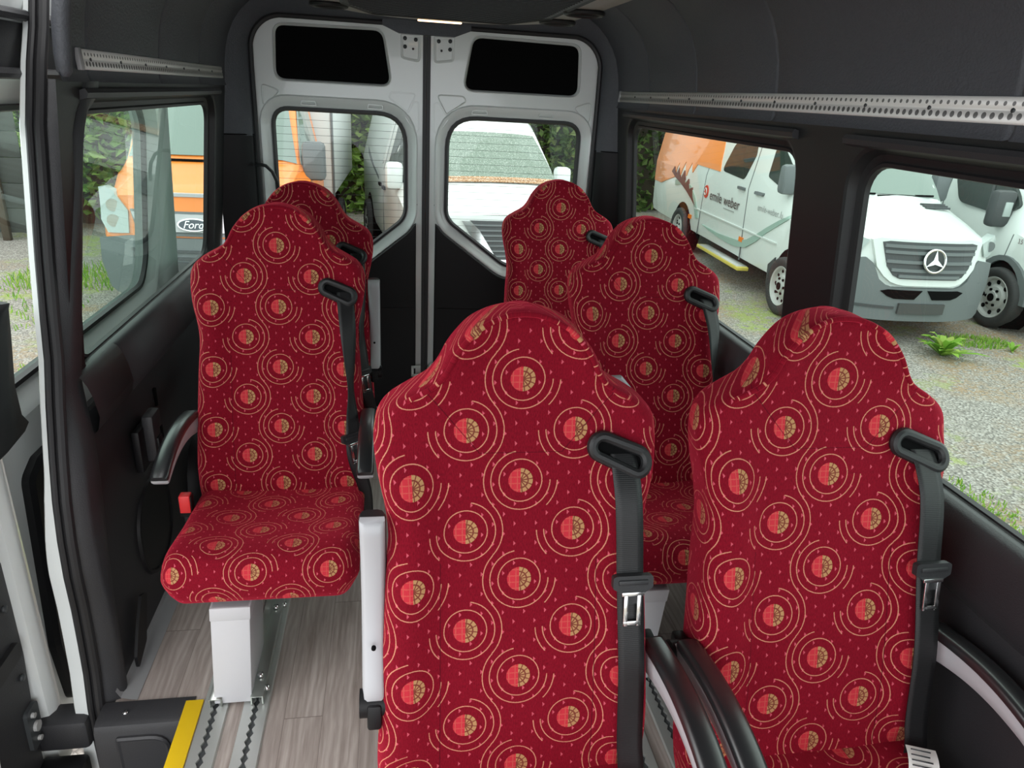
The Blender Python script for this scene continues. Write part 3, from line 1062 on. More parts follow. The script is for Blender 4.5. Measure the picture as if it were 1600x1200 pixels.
def cushion():
    prof = [(.05, .42), (0, .428), (-.1, .438), (-.2, .452), (-.29, .470), (-.34, .479), (-.372, .480), (-.398, .472), (-.416, .456), (-.425, .432), (-.426, .405), (-.420, .378), (-.408, .358), (-.39, .347), (-.36, .343), (-.25, .342), (-.1, .338), (.05, .335)]
    P = []
    for i in range(len(prof) - 1):
        for k in range(3):
            P.append((lerp(prof[i][0], prof[i + 1][0], k / 3), lerp(prof[i][1], prof[i + 1][1], k / 3)))
    P.append(prof[-1])
    vs = [0]
    for a, b in zip(P, P[1:]): vs.append(vs[-1] + math.hypot(b[0] - a[0], b[1] - a[1]))
    mb = MB(); uv = []; ids = []
    H = .236; rc = .045
    xs = [-H + rc * (1 - math.cos(PI / 2 * i / 8)) for i in range(9)] + [-H + rc + (2 * (H - rc)) * i / 12 for i in range(1, 12)] + [H - rc * (1 - math.cos(PI / 2 * i / 8)) for i in range(8, -1, -1)]
    for x in xs:
        e = max(0, abs(x) - (H - rc)); ins = rc * (1 - math.sqrt(max(0, 1 - (e / rc) ** 2)))
        bul = .008 * smooth(.1, .19, abs(x))
        row = []
        for (y, z), v in zip(P, vs):
            zz = lerp(z, .405, min(.98, ins / .072)) + (bul * (1 - ins / rc) if z > .41 and y > -.40 else 0)
            yy = y if y > .04 else lerp(y, -.2, ins / .25)
            xx = x * (1 - .07 * smooth(.44, .34, z))
            row.append(mb.vert((xx, yy, zz))); uv.append((x + .02 + (ins if x > 0 else -ins), v + .033))
        ids.append(row)
    for a, b in zip(ids, ids[1:]): mb.bridge(a, b, False)
    mb.face(ids[0]); mb.face(ids[-1][::-1])
    return mb, uv


ARM = [(.045, -.004), (.0, .004), (-.05, .012), (-.10, .016), (-.15, .014), (-.20, .006), (-.24, -.006), (-.275, -.020), (-.295, -.030)]


def arm_mesh(kind):
    P = []
    for i in range(33):
        t = i / 32 * (len(ARM) - 1); k = min(int(t), len(ARM) - 2); fr = t - k
        a = ARM[max(k - 1, 0)]; b = ARM[k]; c = ARM[k + 1]; d = ARM[min(k + 2, len(ARM) - 1)]
        def cr(p0, p1, p2, p3): return .5 * (2 * p1 + (p2 - p0) * fr + (2 * p0 - 5 * p1 + 4 * p2 - p3) * fr ** 2 + (3 * p1 - p0 - 3 * p2 + p3) * fr ** 3)
        P.append((cr(a[0], b[0], c[0], d[0]), cr(a[1], b[1], c[1], d[1])))
    rings = []
    for i, (y, z) in enumerate(P):
        q0 = P[max(i - 1, 0)]; q1 = P[min(i + 1, len(P) - 1)]
        t = Vector((q1[0] - q0[0], q1[1] - q0[1])).normalized(); nrm = Vector((t.y, -t.x))
        if nrm.y < 0: nrm = -nrm
        s_ = i / 32
        if kind == 'body':
            w = .0195; hi = .004; lo = -lerp(.052, .020, s_ ** .7)
            end = min(1, .55 + 6 * min(s_, 1 - s_))
            lo *= end
            pr = [(-w, hi), (w, hi), (w + .001, lo * .35), (w - .003, lo * .9), (w - .008, lo), (-w + .008, lo), (-w + .003, lo * .9), (-w - .001, lo * .35)]
        else:
            w = .0215 * (.8 + .2 * min(1, 12 * min(s_, 1 - s_ + .03)))
            if s_ < .06: continue
            hi = .019
            pr = [(-w, .003), (w, .003), (w + .0005, .011), (w - .003, .0165), (w - .010, hi), (-w + .010, hi), (-w + .003, .0165), (-w - .0005, .011)]
        rings.append([(x, y + nrm.x * v, z + nrm.y * v) for x, v in pr])
    mb = MB(); mb.loft(rings, cap0=True, cap1=True); return mb


def strap_mesh(path, w):
    """flat woven strap: path rows (x, y, z, angle about the strap axis, width factor)"""
    mb = MB(); uv = []; ids = []; L = 0; pv = None
    for (x, y, z, a, k) in path:
        if pv: L += math.dist(pv, (x, y, z))
        pv = (x, y, z); ca, sa = math.cos(a), math.sin(a); row = []
        for s_, th in ((-1, -1), (-.5, -1), (0, -1), (.5, -1), (1, -1), (1, 1), (.5, 1), (0, 1), (-.5, 1), (-1, 1)):
            dx = s_ * w * k; dy = th * .0009
            row.append(mb.vert((x + dx * ca - dy * sa, y + dx * sa + dy * ca, z))); uv.append((s_ * w, L))
        ids.append(row)
    for a, b in zip(ids, ids[1:]): mb.bridge(a, b, True)
    return mb, uv


def resample(pts, n):
    out = []
    for i in range(n):
        z = lerp(pts[0][2], pts[-1][2], i / (n - 1))
        tabs = [[(p[2], p[j]) for p in pts][::-1] for j in (0, 1, 3, 4)]
        x, y, a, k = [cat_rom(t, z) for t in tabs]
        out.append((x, y, z, a, k))
    return out


GX, GZc = .167, .999


def seat(loc, label, flat, arms, tongue=True, tag_=False, base=True):
    root = empty('passenger_seat', loc, 0, label, 'seat', 'red patterned passenger seats')
    for nm, me in SEATM['common'].items():
        if nm in ('pedestal', 'foot_rail', 'foot_rail2') and not base: continue
        o = bpy.data.objects.new(nm.rstrip('2'), me); COL.objects.link(o); o.parent = root
        if nm == 'pedestal':
            pass
        if nm == 'foot_rail':
            for i in range(5):
                b = bpy.data.objects.new('bolt', SEATM['bolt%d' % i]); COL.objects.link(b); b.parent = o
        if nm == 'belt_guide':
            b = bpy.data.objects.new('slot', SEATM['slot']); COL.objects.link(b); b.parent = o
    st = bpy.data.objects.new('belt_strap', SEATM['flat' if flat else 'twist']); COL.objects.link(st); st.parent = root
    if tongue:
        to = bpy.data.objects.new('belt_tongue', SEATM['tongue']); COL.objects.link(to); to.parent = root
        zt = .795 if flat else .60
        xt = interp([(.65, .191), (.8, .186), (1, .178)], zt) if flat else .205
        to.location = (xt, yfront(.2, zt) - (.026 if flat else .03), zt)
        to.rotation_euler = (math.radians(-12), 0, math.radians(0 if flat else 40))
        b = bpy.data.objects.new('metal_plate', SEATM['tongue_metal']); COL.objects.link(b); b.parent = to
    for sx, up in arms:
        o = bpy.data.objects.new('armrest', SEATM['arm_body']); COL.objects.link(o); o.parent = root
        o.location = (sx * .25 if not up else sx * .245, .035 if not up else .075, .645 if not up else .615)
        if up: o.rotation_euler = (math.radians(-101), 0, 0)
        b = bpy.data.objects.new('arm_pad', SEATM['arm_pad']); COL.objects.link(b); b.parent = o
        b2 = bpy.data.objects.new('pivot', SEATM['arm_pivot']); COL.objects.link(b2); b2.parent = o
        if up:
            b3 = bpy.data.objects.new('screw', SEATM['arm_screw']); COL.objects.link(b3); b3.parent = o
            b3 = bpy.data.objects.new('screw', SEATM['arm_screw']); COL.objects.link(b3); b3.parent = o; b3.location = (0, -.20, .026)
    return root


SEATM = {'common': {}}


def keep(key, mb, name, mat, uv=None, angle=35, common=False):
    o = mb.build(name, mat, uv=uv, angle=angle)
    me = o.data; bpy.data.objects.remove(o)
    (SEATM['common'] if common else SEATM)[key] = me


mb, uv = backrest(); keep('backrest', mb, 'backrest', 'fabric', uv, common=True)
mb, uv = piping(); keep('headrest_piping', mb, 'headrest_piping', 'fabric', uv, common=True)
mb, uv = cushion(); keep('seat_cushion', mb, 'seat_cushion', 'fabric', uv, common=True)
mb = MB(); mb.box(-.16, .16, -.36, .06, .318, .345, .008); keep('seat_pan', mb, 'seat_pan', 'grille', common=True)
mb = MB()
mb.box(-.152, -.056, -.392, -.20, .012, .325, .004, f=lambda c: (c.x + .06 * c.z, c.y, c.z))
mb.box(-.1535, -.0545, -.3935, -.199, .285, .325, .003, f=lambda c: (c.x + .06 * c.z, c.y, c.z))
keep('pedestal', mb, 'pedestal', 'postgrey', common=True)
for key, x in (('foot_rail', -.041), ('foot_rail2', -.146)):
    mb = MB()
    pr = [(-.016, .010), (-.016, .036), (.016, .036), (.016, .010), (.0125, .010), (.0125, .0325), (-.0125, .0325), (-.0125, .010)]
    mb.loft([[(x + a, y, z) for a, z in pr] for y in (-.40, .12)], cap0=True, cap1=True)
    if key == 'foot_rail':
        mb.box(x - .017, x - .013, -.30, .10, .03, .12, .001)
    keep(key, mb, 'foot_rail', 'steel', angle=20, common=True)
for i, (x, y, z, ax) in enumerate(((-.041, -.33, .042, (0, 0, 1)), (-.041, -.05, .042, (0, 0, 1)), (-.041, .04, .042, (0, 0, 1)), (-.021, -.36, .025, (1, 0, 0)), (-.021, -.02, .025, (1, 0, 0)))):
    mb = MB(); mb.cyl((x, y, z), ax, .0085, .012, 6)
    keep('bolt%d' % i, mb, 'bolt', 'chrome')


def gpt(a, b, off):
    """point in the tilted frame of the belt guide"""
    t = math.radians(-21)
    x = GX + a * math.cos(t) - b * math.sin(t); z = GZc + a * math.sin(t) + b * math.cos(t)
    return (x, yfront(min(x, .2), z) - off, z)


mb = MB()
P = []
for i in range(24):
    a = PI / 2 + PI * i / 12 if i < 12 else -PI / 2 + PI * (i - 12) / 12
    cx = -.031 if i < 12 else .031
    if i < 12: ang = PI / 2 + PI * i / 11
    else: ang = -PI / 2 + PI * (i - 12) / 11
    P.append(gpt(cx + .0175 * math.cos(ang), .0175 * math.sin(ang), .008))
mb.tube(P, .0098, 10, closed=True)
keep('belt_guide', mb, 'belt_guide', 'plastic_band', common=True)
mb = MB()
mb.plate([(-.04, -.013), (.04, -.013), (.045, 0), (.04, .013), (-.04, .013), (-.045, 0)], [], gpt, .004)
keep('slot', mb, 'slot', 'void')
pts = [(.174, .143 - .006, .998, 0, .95), (.175, .138 - .018, .982, 0, 1), (.177, yfront(.19, .93) - .022, .93, 0, 1), (.184, yfront(.19, .8) - .020, .80, 0, 1), (.191, yfront(.2, .65) - .018, .65, 0, 1), (.198, yfront(.2, .5) - .014, .50, 0, 1), (.203, -.03, .44, .0, 1), (.206, -.025, .36, 0, .9)]
mb, uv = strap_mesh(resample(pts, 30), .0235); keep('flat', mb, 'belt_strap', 'webbing', uv)
pts = [(.186, .137, .998, 0, .95), (.188, .12, .982, .1, 1), (.195, yfront(.19, .92) - .03, .92, .35, 1), (.200, yfront(.19, .82) - .03, .82, .9, .95), (.202, yfront(.19, .74) - .03, .74, 1.25, .9), (.205, yfront(.2, .66) - .03, .66, .8, .95), (.212, yfront(.2, .55) - .026, .55, .3, 1), (.238, -.02, .43, 0, .8), (.246, -.01, .34, 0, .6)]
mb, uv = strap_mesh(resample(pts, 40), .0235); keep('twist', mb, 'belt_strap', 'webbing', uv)
fx = lambda u, v, d: (u, d, v)
mb = MB()
mb.prism(round_poly([(-.035, .018), (-.035, -.002), (-.012, -.016), (-.009, -.03), (.009, -.03), (.012, -.016), (.035, -.002), (.035, .018), (.028, .02), (-.028, .02)], .004, 2), fx, -.006, .006)
mb.box(-.026, .026, -.009, .0, .004, .013, .002)
keep('tongue', mb, 'belt_tongue', 'plastic')
mb = MB()
for a, b in (((-.012, -.016, -.0065), (-.011, -.066, -.0065)), ((.012, -.016, -.0065), (.011, -.066, -.0065)), ((-.012, -.064, -.0065), (.012, -.064, -.0065)), ((-.016, -.012, -.0068), (.016, -.012, -.0068))):
    x0, x1 = sorted((a[0], b[0])); z0, z1 = sorted((a[1], b[1]))
    mb.box(x0 - .0035, x1 + .0035, -.0085, -.0055, z0 - .0035, z1 + .0035, .0008)
keep('tongue_metal', mb, 'metal_plate', 'chrome')
keep('arm_body', arm_mesh('body'), 'armrest', 'lightgrey', angle=50)
keep('arm_pad', arm_mesh('pad'), 'arm_pad', 'pad', angle=50)
mb = MB(); mb.cyl((0, .04, -.022), (1, 0, 0), .024, .05, 16); mb.box(-.012, .012, .03, .075, -.05, 0, .005); keep('arm_pivot', mb, 'pivot', 'plastic_dk')
mb = MB(); mb.cyl((0, -.07, -.036), (0, .12, 1), .004, .006, 8); keep('arm_screw', mb, 'screw', 'void')

S_FL = seat((.207, .89, 0), 'red seat at front in the middle with grey armrest folded up on its left', True, [(-1, True), (1, False)])
S_FR = seat((.767, .88, 0), 'red seat at front right beside the window with white tag on its cushion', True, [(-1, False), (1, False)])
S_LF = seat((-.328, 1.91, 0), 'red seat near the door with its whole cushion and grey pedestal in view', False, [(-1, False), (1, False)])
S_MR = seat((.772, 1.885, 0), 'red seat of the middle row in the right column beside the window pillar', False, [(-1, False), (1, False)])
S_RR = seat((.700, 2.83, 0), 'red seat in the right column nearest the right rear door', False, [(-1, False), (1, False)])
S_LR = seat((-.318, 2.44, 0), 'dark red seat tucked directly behind the seat near the door', False, [(1, True), (-1, False)])

# red buckle on its stalk, window side of the seat near the door
b = MB(); b.box(-.018, .018, -.014, .014, -.035, .03, .004)
o = b.build('belt_buckle', 'plastic_dk', S_LF); o.location = (-.25, -.085, .443)
b = MB(); b.box(-.0145, .0145, -.0175, .010, -.02, .034, .003); b.build('release_button', 'redbutton', o)
b = MB(); b.box(-.01, .01, -.004, .004, -.11, -.03, .002); b.build('stalk', 'plastic_dk', o)
# sewn label of the front right seat
b = MB()
b.loft([[(x * .052 + .003 * t, t * .004 - .010 * math.sin(t * PI), t * .06) for x in (-.5, .5)] for t in [i / 6 for i in range(7)]], closed=False)
o = b.build('care_label', 'label', S_FR); o.location = (.165, -.10, .450); o.rotation_euler = (math.radians(-62), 0, math.radians(-22))
b = MB()
for i in range(5): b.box(-.02, .012 + .002 * (i % 3), -.0118, -.0112, .012 + i * .009, .0145 + i * .009, 0)
b.build('print_lines', 'grille', o)
# pale grab handle on the rear corner of the front middle seat
b = MB(); b.tube([(.168, .245, 1.055), (.178, .262, 1.085), (.195, .268, 1.082), (.222, .262, 1.052), (.228, .24, 1.03)], .009, 8)
b.build('grab_handle', 'lightgrey', S_FL)
# ------------------------------------------------------------------ outside vehicles
class Van:
    """white panel vans: x across, y from the nose backwards, z up from the ground"""
    def __init__(s, name, loc, yaw, label, W, st, body='paint_out', bend=.30, rake=.10, cat='van'):
        s.root = empty(name, (loc[0], loc[1], GZ), yaw, label, cat)
        s.W, s.st, s.bend, s.rk = W, st, bend, rake
        s.body(body)

    def sec(s, y):
        """(bottom, half width, belt height, half width at top, top height) at station y"""
        st = s.st
        if y <= st[0][0]: return st[0][1:]
        for a, b in zip(st, st[1:]):
            if y <= b[0]:
                t = (y - a[0]) / (b[0] - a[0])
                return tuple(lerp(p, q, t) for p, q in zip(a[1:], b[1:]))
        return st[-1][1:]

    def warp(s, x, y, z):
        f = max(0, 1 - y / 1.3)
        return (x, y + (s.bend * (abs(x) / s.W) ** 2.6 + s.rk * smooth(.55, 1.25, z)) * f, z)

    def half(s, y):
        zb, hb, zl, ht, zt = s.sec(y)
        c = min(.12, (zt - zl) * .5)
        return [(0, zb), (hb * .86, zb), (hb * .965, zb + .05), (hb * .99, zb + .16), (hb, lerp(zb, zl, .5)), (hb, zl), (lerp(hb, ht, .5), lerp(zl, zt - c, .5)),
                (ht, zt - c), (ht * .975, zt - c * .4), (ht * .91, zt - c * .08), (ht * .8, zt), (ht * .5, zt + .012), (0, zt + .018)]

    def body(s, mat):
        ys = []
        for a, b in zip(s.st, s.st[1:]):
            n = max(2, int((b[0] - a[0]) / .12))
            ys += [lerp(a[0], b[0], i / n) for i in range(n)]
        ys.append(s.st[-1][0])
        mb = MB(); rings = []
        for y in ys:
            h = s.half(y)
            full = h + [(-x, z) for x, z in h[::-1]][1:-1]
            rings.append([s.warp(x, y, z) for x, z in full])
        ids = mb.loft(rings, cap1=True)
        # nose cap as a grid
        h = s.half(ys[0]); n = len(h)
        xs = [i / 10 for i in range(11)]
        grid = [[s.warp(x * k, ys[0], z) for k in [j / 8 - 1 for j in range(17)]] for x, z in h[1:-1]]
        rows = [mb.ring(g) for g in grid]
        for a, b in zip(rows, rows[1:]): mb.bridge(a, b, False)
        mb.build('body', mat, s.root, angle=28)

    def fr(s, u, v, d): return s.warp(u, d, v)

    def sx(s, y, z):
        zb, hb, zl, ht, zt = s.sec(y)
        return hb if z <= zl else lerp(hb, ht, min(1, (z - zl) / max(.05, zt - min(.12, (zt - zl) * .5) - zl)))

    def sd(s, side):
        return lambda u, v, d: s.warp(side * (s.sx(u, v) + d), u, v)

    def front(s, poly, name, mat, d0=-.02, d1=.06, parent=None):
        # refine long edges so that the part follows the curved nose
        q = []
        for i, p in enumerate(poly):
            p2 = poly[(i + 1) % len(poly)]; n = max(1, int(math.dist(p, p2) / .08))
            q += [(lerp(p[0], p2[0], k / n), lerp(p[1], p2[1], k / n)) for k in range(n)]
        mb = MB()
        # slice into columns so that the face bends with the nose
        us = [p[0] for p in q]; u0, u1 = min(us), max(us); n = max(2, int((u1 - u0) / .07))
        cols = []
        for i in range(n + 1):
            u = lerp(u0, u1, min(.9999, max(.0001, i / n))); zs = []
            for (a, va), (b, vb) in zip(q, q[1:] + q[:1]):
                if (a - u) * (b - u) <= 0 and a != b: zs.append(va + (vb - va) * (u - a) / (b - a))
            cols.append((u, min(zs), max(zs)))
        rows = []
        for u, z0, z1 in cols:
            rows.append([s.fr(u, lerp(z0, z1, k / 4), d0) for k in range(5)] + [s.fr(u, z1, d1), s.fr(u, z0, d1)])
        mb.loft(rows, True, True, True)
        return mb.build(name, mat, parent or s.root, angle=40)

    def sidep(s, side, poly, name, mat, d=.006, parent=None):
        mb = MB(); bm = bmesh.new()
        vs = [bm.verts.new((u, w, 0)) for u, w in poly]
        es = [bm.edges.new((vs[i], vs[(i + 1) % len(vs)])) for i in range(len(vs))]
        bmesh.ops.triangle_fill(bm, edges=es, use_beauty=True, use_dissolve=False)
        us = [p[0] for p in poly]; ws = [p[1] for p in poly]
        cuts = [((0, 1.3, 0), (0, 1, 0))] + [((0, .3 + .2 * i, 0), (0, 1, 0)) for i in range(12)] + [((.25 * i, 0, 0), (1, 0, 0)) for i in range(1, 28)]
        for co, no in cuts:
            if (no[1] and min(ws) < co[1] < max(ws)) or (no[0] and min(us) < co[0] < max(us)):
                bmesh.ops.bisect_plane(bm, geom=bm.verts[:] + bm.edges[:] + bm.faces[:], plane_co=co, plane_no=no)
        ext = bmesh.ops.extrude_face_region(bm, geom=bm.faces[:])
        for g in ext['geom']:
            if isinstance(g, bmesh.types.BMVert): g.co.z = 1
        f = s.sd(side)
        mb.from_bm(bm, 0, lambda c: f(c.x, c.y, lerp(-.01, d, c.z))); bm.free()
        return mb.build(name, mat, parent or s.root, smooth=False)

    def top(s, y0_, y1_, k0, k1, name, mat, n=8, off=.008):
        """glass following the sloping windscreen between stations"""
        mb = MB(); rows = []
        for i in range(n + 1):
            y = lerp(y0_, y1_, i / n); w = lerp(k0, k1, i / n); row = []
            for j in range(13):
                k = j / 6 - 1; x = k * w
                h = s.half(y); z = None
                for (xa, za), (xb, zb_) in zip(h[7:], h[8:]):
                    if (xa - abs(x)) * (xb - abs(x)) <= 0 and xa != xb: z = lerp(za, zb_, (abs(x) - xa) / (xb - xa))
                if z is None: z = h[7][1]
                p = s.warp(x, y - off, z + off); row.append(p)
            rows.append(row)
        mb.loft(rows, closed=False)
        return mb.build(name, mat, s.root)

    def wheel(s, side, y, r=.345, style=0):
        x0 = s.sx(y, .5)
        mb = MB()
        n = 28
        mb.prism([(y + (r + .075) * math.cos(2 * PI * i / n), r + .02 + (r + .075) * math.sin(2 * PI * i / n)) for i in range(n) if r + .02 + (r + .075) * math.sin(2 * PI * i / n) > .02], lambda u, v, d: s.warp(side * (x0 + d), u, v), -.2, .004)
        mb.build('wheel_arch', 'void', s.root, smooth=False)
        c = s.warp(side * (x0 - .035), y, r)
        prof = [(.66, -.10), (.9, -.115), (.98, -.095), (1.0, -.05), (1.0, .05), (.98, .095), (.9, .115), (.70, .10), (.66, .085)]
        mb = MB()
        mb.loft([[(c[0] + side * (d + .0), c[1] + r * k * math.cos(2 * PI * i / 40), c[2] + r * k * math.sin(2 * PI * i / 40)) for i in range(40)] for k, d in prof])
        w = mb.build('wheel', 'tyre', s.root, angle=50)
        mb = MB()
        prof = [(.70, .085), (.67, .10), (.62, .09), (.58, .055), (.44, .05), (.36, .075), (.22, .08), (.2, .10), (.0001, .10)]
        mb.loft([[(c[0] + side * d, c[1] + r * k * math.cos(2 * PI * i / 40), c[2] + r * k * math.sin(2 * PI * i / 40)) for i in range(40)] for k, d in prof])
        rim = mb.build('rim', 'rim', w)
        m = 10 if style == 0 else 8
        for i in range(m):
            a = 2 * PI * i / m
            mb = MB(); mb.cyl((c[0] + side * .053, c[1] + r * .51 * math.cos(a), c[2] + r * .51 * math.sin(a)), (1, 0, 0), r * (.055 if style == 0 else .075), .012, 10); mb.build('wheel_hole', 'void', rim)
        for i in range(6):
            a = 2 * PI * i / 6
            mb = MB(); mb.cyl((c[0] + side * .084, c[1] + r * .27 * math.cos(a), c[2] + r * .27 * math.sin(a)), (1, 0, 0), r * .045, .02, 8); mb.build('wheel_nut', 'void', rim)
        mb = MB(); mb.cyl((c[0] + side * .10, c[1], c[2]), (1, 0, 0), r * .13, .02, 14)
        mb.build('hub_cap', 'void', rim)

    def mirror(s, side, y, z, w=.2, h=.36, mat='bumper', lamp=False, arm=True):
        x0 = s.sx(y, z)
        mb = MB(); mb.box(side * (x0 + .12) - w / 2, side * (x0 + .12) + w / 2, y - .09, y + .07, z - h / 2, z + h / 2, .05)
        m = mb.build('mirror', mat, s.root)
        if arm:
            mb = MB()
            mb.box(min(side * (x0 - .03), side * (x0 + .06)), max(side * (x0 - .03), side * (x0 + .06)), y - .05, y + .05, z - h * .46, z - h * .2, .015)
            mb.build('mirror_arm', mat, m)
        if lamp:
            mb = MB(); mb.box(side * (x0 + .12) - .02, side * (x0 + .12) + .08, y - .1, y - .07, z - h * .2, z + h * .2, .01)
            mb.build('indicator', 'lamp_glass', m)
        return m


def hood_lines(v, pts, name='seam', mat='grille', r=.004):
    mb = MB(); mb.tube(pts, r, 5); return mb.build(name, mat, v.root)


# --- white passenger van with livery (right windows) ------------------------------------
mv = Van('white_livery_van', (5.52, 6.57), -.053, 'white van with star emblem, dark grille and livery lettering parked to the right', .99,
         [(0, .30, .86, .80, .76, 1.10), (.10, .30, .93, .85, .82, 1.135), (.45, .31, .98, .95, .84, 1.23), (1.15, .33, .99, 1.10, .84, 1.40), (1.62, .33, .99, 1.15, .80, 1.86), (2.02, .33, .99, 1.2, .78, 2.26),
          (2.35, .33, .99, 1.3, .77, 2.50), (3.0, .34, .99, 1.3, .77, 2.62), (6.3, .36, .99, 1.3, .77, 2.62), (6.75, .38, .98, 1.3, .76, 2.6)], bend=.34, rake=.07)
v = mv
# bumper, grille surround, grille with bars, star
v.front([(-.88, .33), (-.80, .27), (.80, .27), (.88, .33), (.93, .62), (.93, .86), (.60, .92), (.50, .70), (.40, .63), (-.40, .63), (-.50, .70), (-.60, .92), (-.93, .86), (-.93, .62)], 'bumper', 'bumper', -.03, .3)
v.front([(-.62, 1.10), (-.57, .86), (-.44, .70), (-.30, .655), (.30, .655), (.44, .70), (.57, .86), (.62, 1.10), (.56, 1.125), (-.56, 1.125)], 'grille_surround', 'paint_out', -.045, .1)
gp = v.front([(-.53, 1.085), (-.50, .90), (-.40, .76), (-.32, .725), (.32, .725), (.40, .76), (.50, .90), (.53, 1.085), (.48, 1.10), (-.48, 1.10)], 'grille', 'grille', -.055, 0)
for z, w in ((1.055, .51), (.995, .50), (.90, .475), (.815, .42), (.755, .34)):
    v.front([(-w, z - .016), (w, z - .016), (w, z + .016), (-w, z + .016)], 'grille_bar', 'bumper', -.075, -.04, gp)
mb = MB()
cx, cz, rr = 0, .925, .115
mb.tube([v.fr(cx + rr * math.cos(2 * PI * i / 32), cz + rr * math.sin(2 * PI * i / 32), -.10) for i in range(32)], .013, 8, closed=True)
for k in range(3):
    a = PI / 2 + 2 * PI * k / 3; t = Vector((math.cos(a), math.sin(a))); n_ = Vector((-t.y, t.x))
    tri = [n_ * .028, t * rr, n_ * -.028]
    mb.prism([(cx + p.x, cz + p.y) for p in tri], v.fr, -.112, -.09)
mb.build('star_emblem', 'chrome', v.root, angle=20)
mb = MB(); mb.cyl(v.fr(0, cz, -.08), (0, 1, 0), .11, .02, 24); mb.build('emblem_base', 'grille', gp)
for sg in (-1, 1):
    q = [(.64, 1.09), (.66, .97), (.76, .93), (.90, .985), (.935, 1.10), (.93, 1.17), (.86, 1.165)]
    hl = v.front([(sg * a, b) for a, b in q], 'headlight', 'lamp_glass', -.03, .12)
    mb = MB(); mb.cyl(v.fr(sg * .79, 1.05, -.025), (0, 1, 0), .055, .03, 14); mb.build('lens', 'bumper', hl)
for sg in (-1, 1):
    v.front([(sg * .03, .605), (sg * .40, .605), (sg * .47, .585), (sg * .36, .51), (sg * .05, .51)], 'lower_intake', 'void', -.04, .05)
v.front([(-.26, .355), (.26, .355), (.26, .465), (-.26, .465)], 'plate_holder', 'plate_dark', -.06, -.02)
v.front([(-.80, .43), (-.70, .40), (-.30, .40), (-.3, .425), (-.70, .43)], 'bumper_lip', 'grille', -.042, 0)
v.top(1.18, 1.98, .80, .70, 'windscreen', 'vglass')
for a, b in ((-.75, -.05), (-.02, .68)):
    mb = MB(); mb.tube([(lerp(a, b, i / 8), 1.17 + .03 * math.sin(i / 8 * PI), 1.43 + .02 * i / 8) for i in range(9)], .012, 6)
    mb.build('wiper', 'void', v.root)
for sg in (-1, 1):
    for k in range(3):
        mb = MB(); mb.box(min(sg * .42, sg * .72), max(sg * .42, sg * .72), .98 - .05 * k, 1.01 - .05 * k, 1.362 - .012 * k, 1.385 - .012 * k, .004)
        mb.build('bonnet_vent', 'grille', v.root)
    v.wheel(sg, 1.0); v.wheel(sg, 4.95)
    v.mirror(sg, 1.52, 1.53, .2, .34)
# side glass and door furniture on the side towards us (x < 0)
v.sidep(-1, round_poly([(2.17, 1.85), (2.05, 1.90), (1.62, 1.62), (1.55, 1.45), (1.72, 1.40), (2.12, 1.50)], .06, 3), 'front_side_window', 'dglass')
v.sidep(-1, round_poly([(2.62, 1.72), (2.74, 1.39), (3.58, 1.43), (3.4, 1.80), (3.1, 1.95), (2.72, 1.95)], .08, 3), 'middle_side_window', 'dglass')
for a, b in (((2.56, 2.0), (2.44, .36)), ((4.05, 2.0), (4.16, .40))):
    v.sidep(-1, [(a[0], a[1]), (a[0] + .018, a[1]), (b[0] + .018, b[1]), (b[0], b[1])], 'door_seam', 'bumper', .003)
v.sidep(-1, [(1.45, .770), (4.4, .762), (4.4, .778), (1.45, .788)], 'side_crease', 'paint_out', .018)
for y in (2.72, 2.16):
    v.sidep(-1, round_poly([(y - .11, 1.262), (y + .11, 1.262), (y + .11, 1.30), (y - .11, 1.30)], .012, 2), 'door_handle', 'bumper', .03)
for y, z in ((2.478, .633), (4.575, .607)):
    v.sidep(-1, [(y - .06, z - .03), (y + .06, z - .03), (y + .06, z + .03), (y - .06, z + .03)], 'side_marker', 'amber', .014)
v.sidep(-1, [(1.40, .62), (1.56, .5), (1.52, .25), (1.42, .25)], 'mud_flap', 'grille', .01)
# livery
sf = v.sd(-1)
lf = lambda sc, y, z: (lambda a, b: sf(y - a, z + b, .008))
text_mesh('emile weber', .20, lambda a, b: sf(3.83 - a * 1.13, .985 + b, .012), 'lettering', 'decal_dark', v.root)
text_mesh('emile-weber.lu', .115, lambda a, b: sf(2.13 - a * 1.05, 1.08 + b, .012), 'web_address', 'decal_text2', v.root)
v.sidep(-1, [(3.25, .935), (2.86, .935), (2.86, .945), (3.25, .945)], 'small_print', 'decal_text2', .008)
n = 20
lg = v.sidep(-1, [(4.005 + .085 * math.cos(2 * PI * i / n), 1.075 + .095 * math.sin(2 * PI * i / n)) for i in range(n)], 'round_logo', 'decal_red', .012)
mb = MB()
mb.tube([sf(4.02 + .045 * math.cos(a), 1.075 + .05 * math.sin(a), .014) for a in [PI * 1.9 * i / 14 for i in range(15)]], .008, 5)
mb.build('logo_swirl', 'paint_out', lg)
v.sidep(-1, [(3.62, 1.41), (3.70, 1.55), (3.74, 1.70), (3.80, 1.85), (3.95, 2.0), (4.3, 2.15), (6.74, 2.15), (6.74, .95), (6.3, .95), (5.9, 1.05), (5.6, 1.12), (5.45, 1.38), (5.3, 1.17), (5.15, 1.42), (5.0, 1.2), (4.85, 1.43), (4.72, 1.28), (4.6, 1.42)], 'orange_livery_reflection', 'orange', .012)  # orange livery plus the orange truck's reflection in the glass, painted as one colour
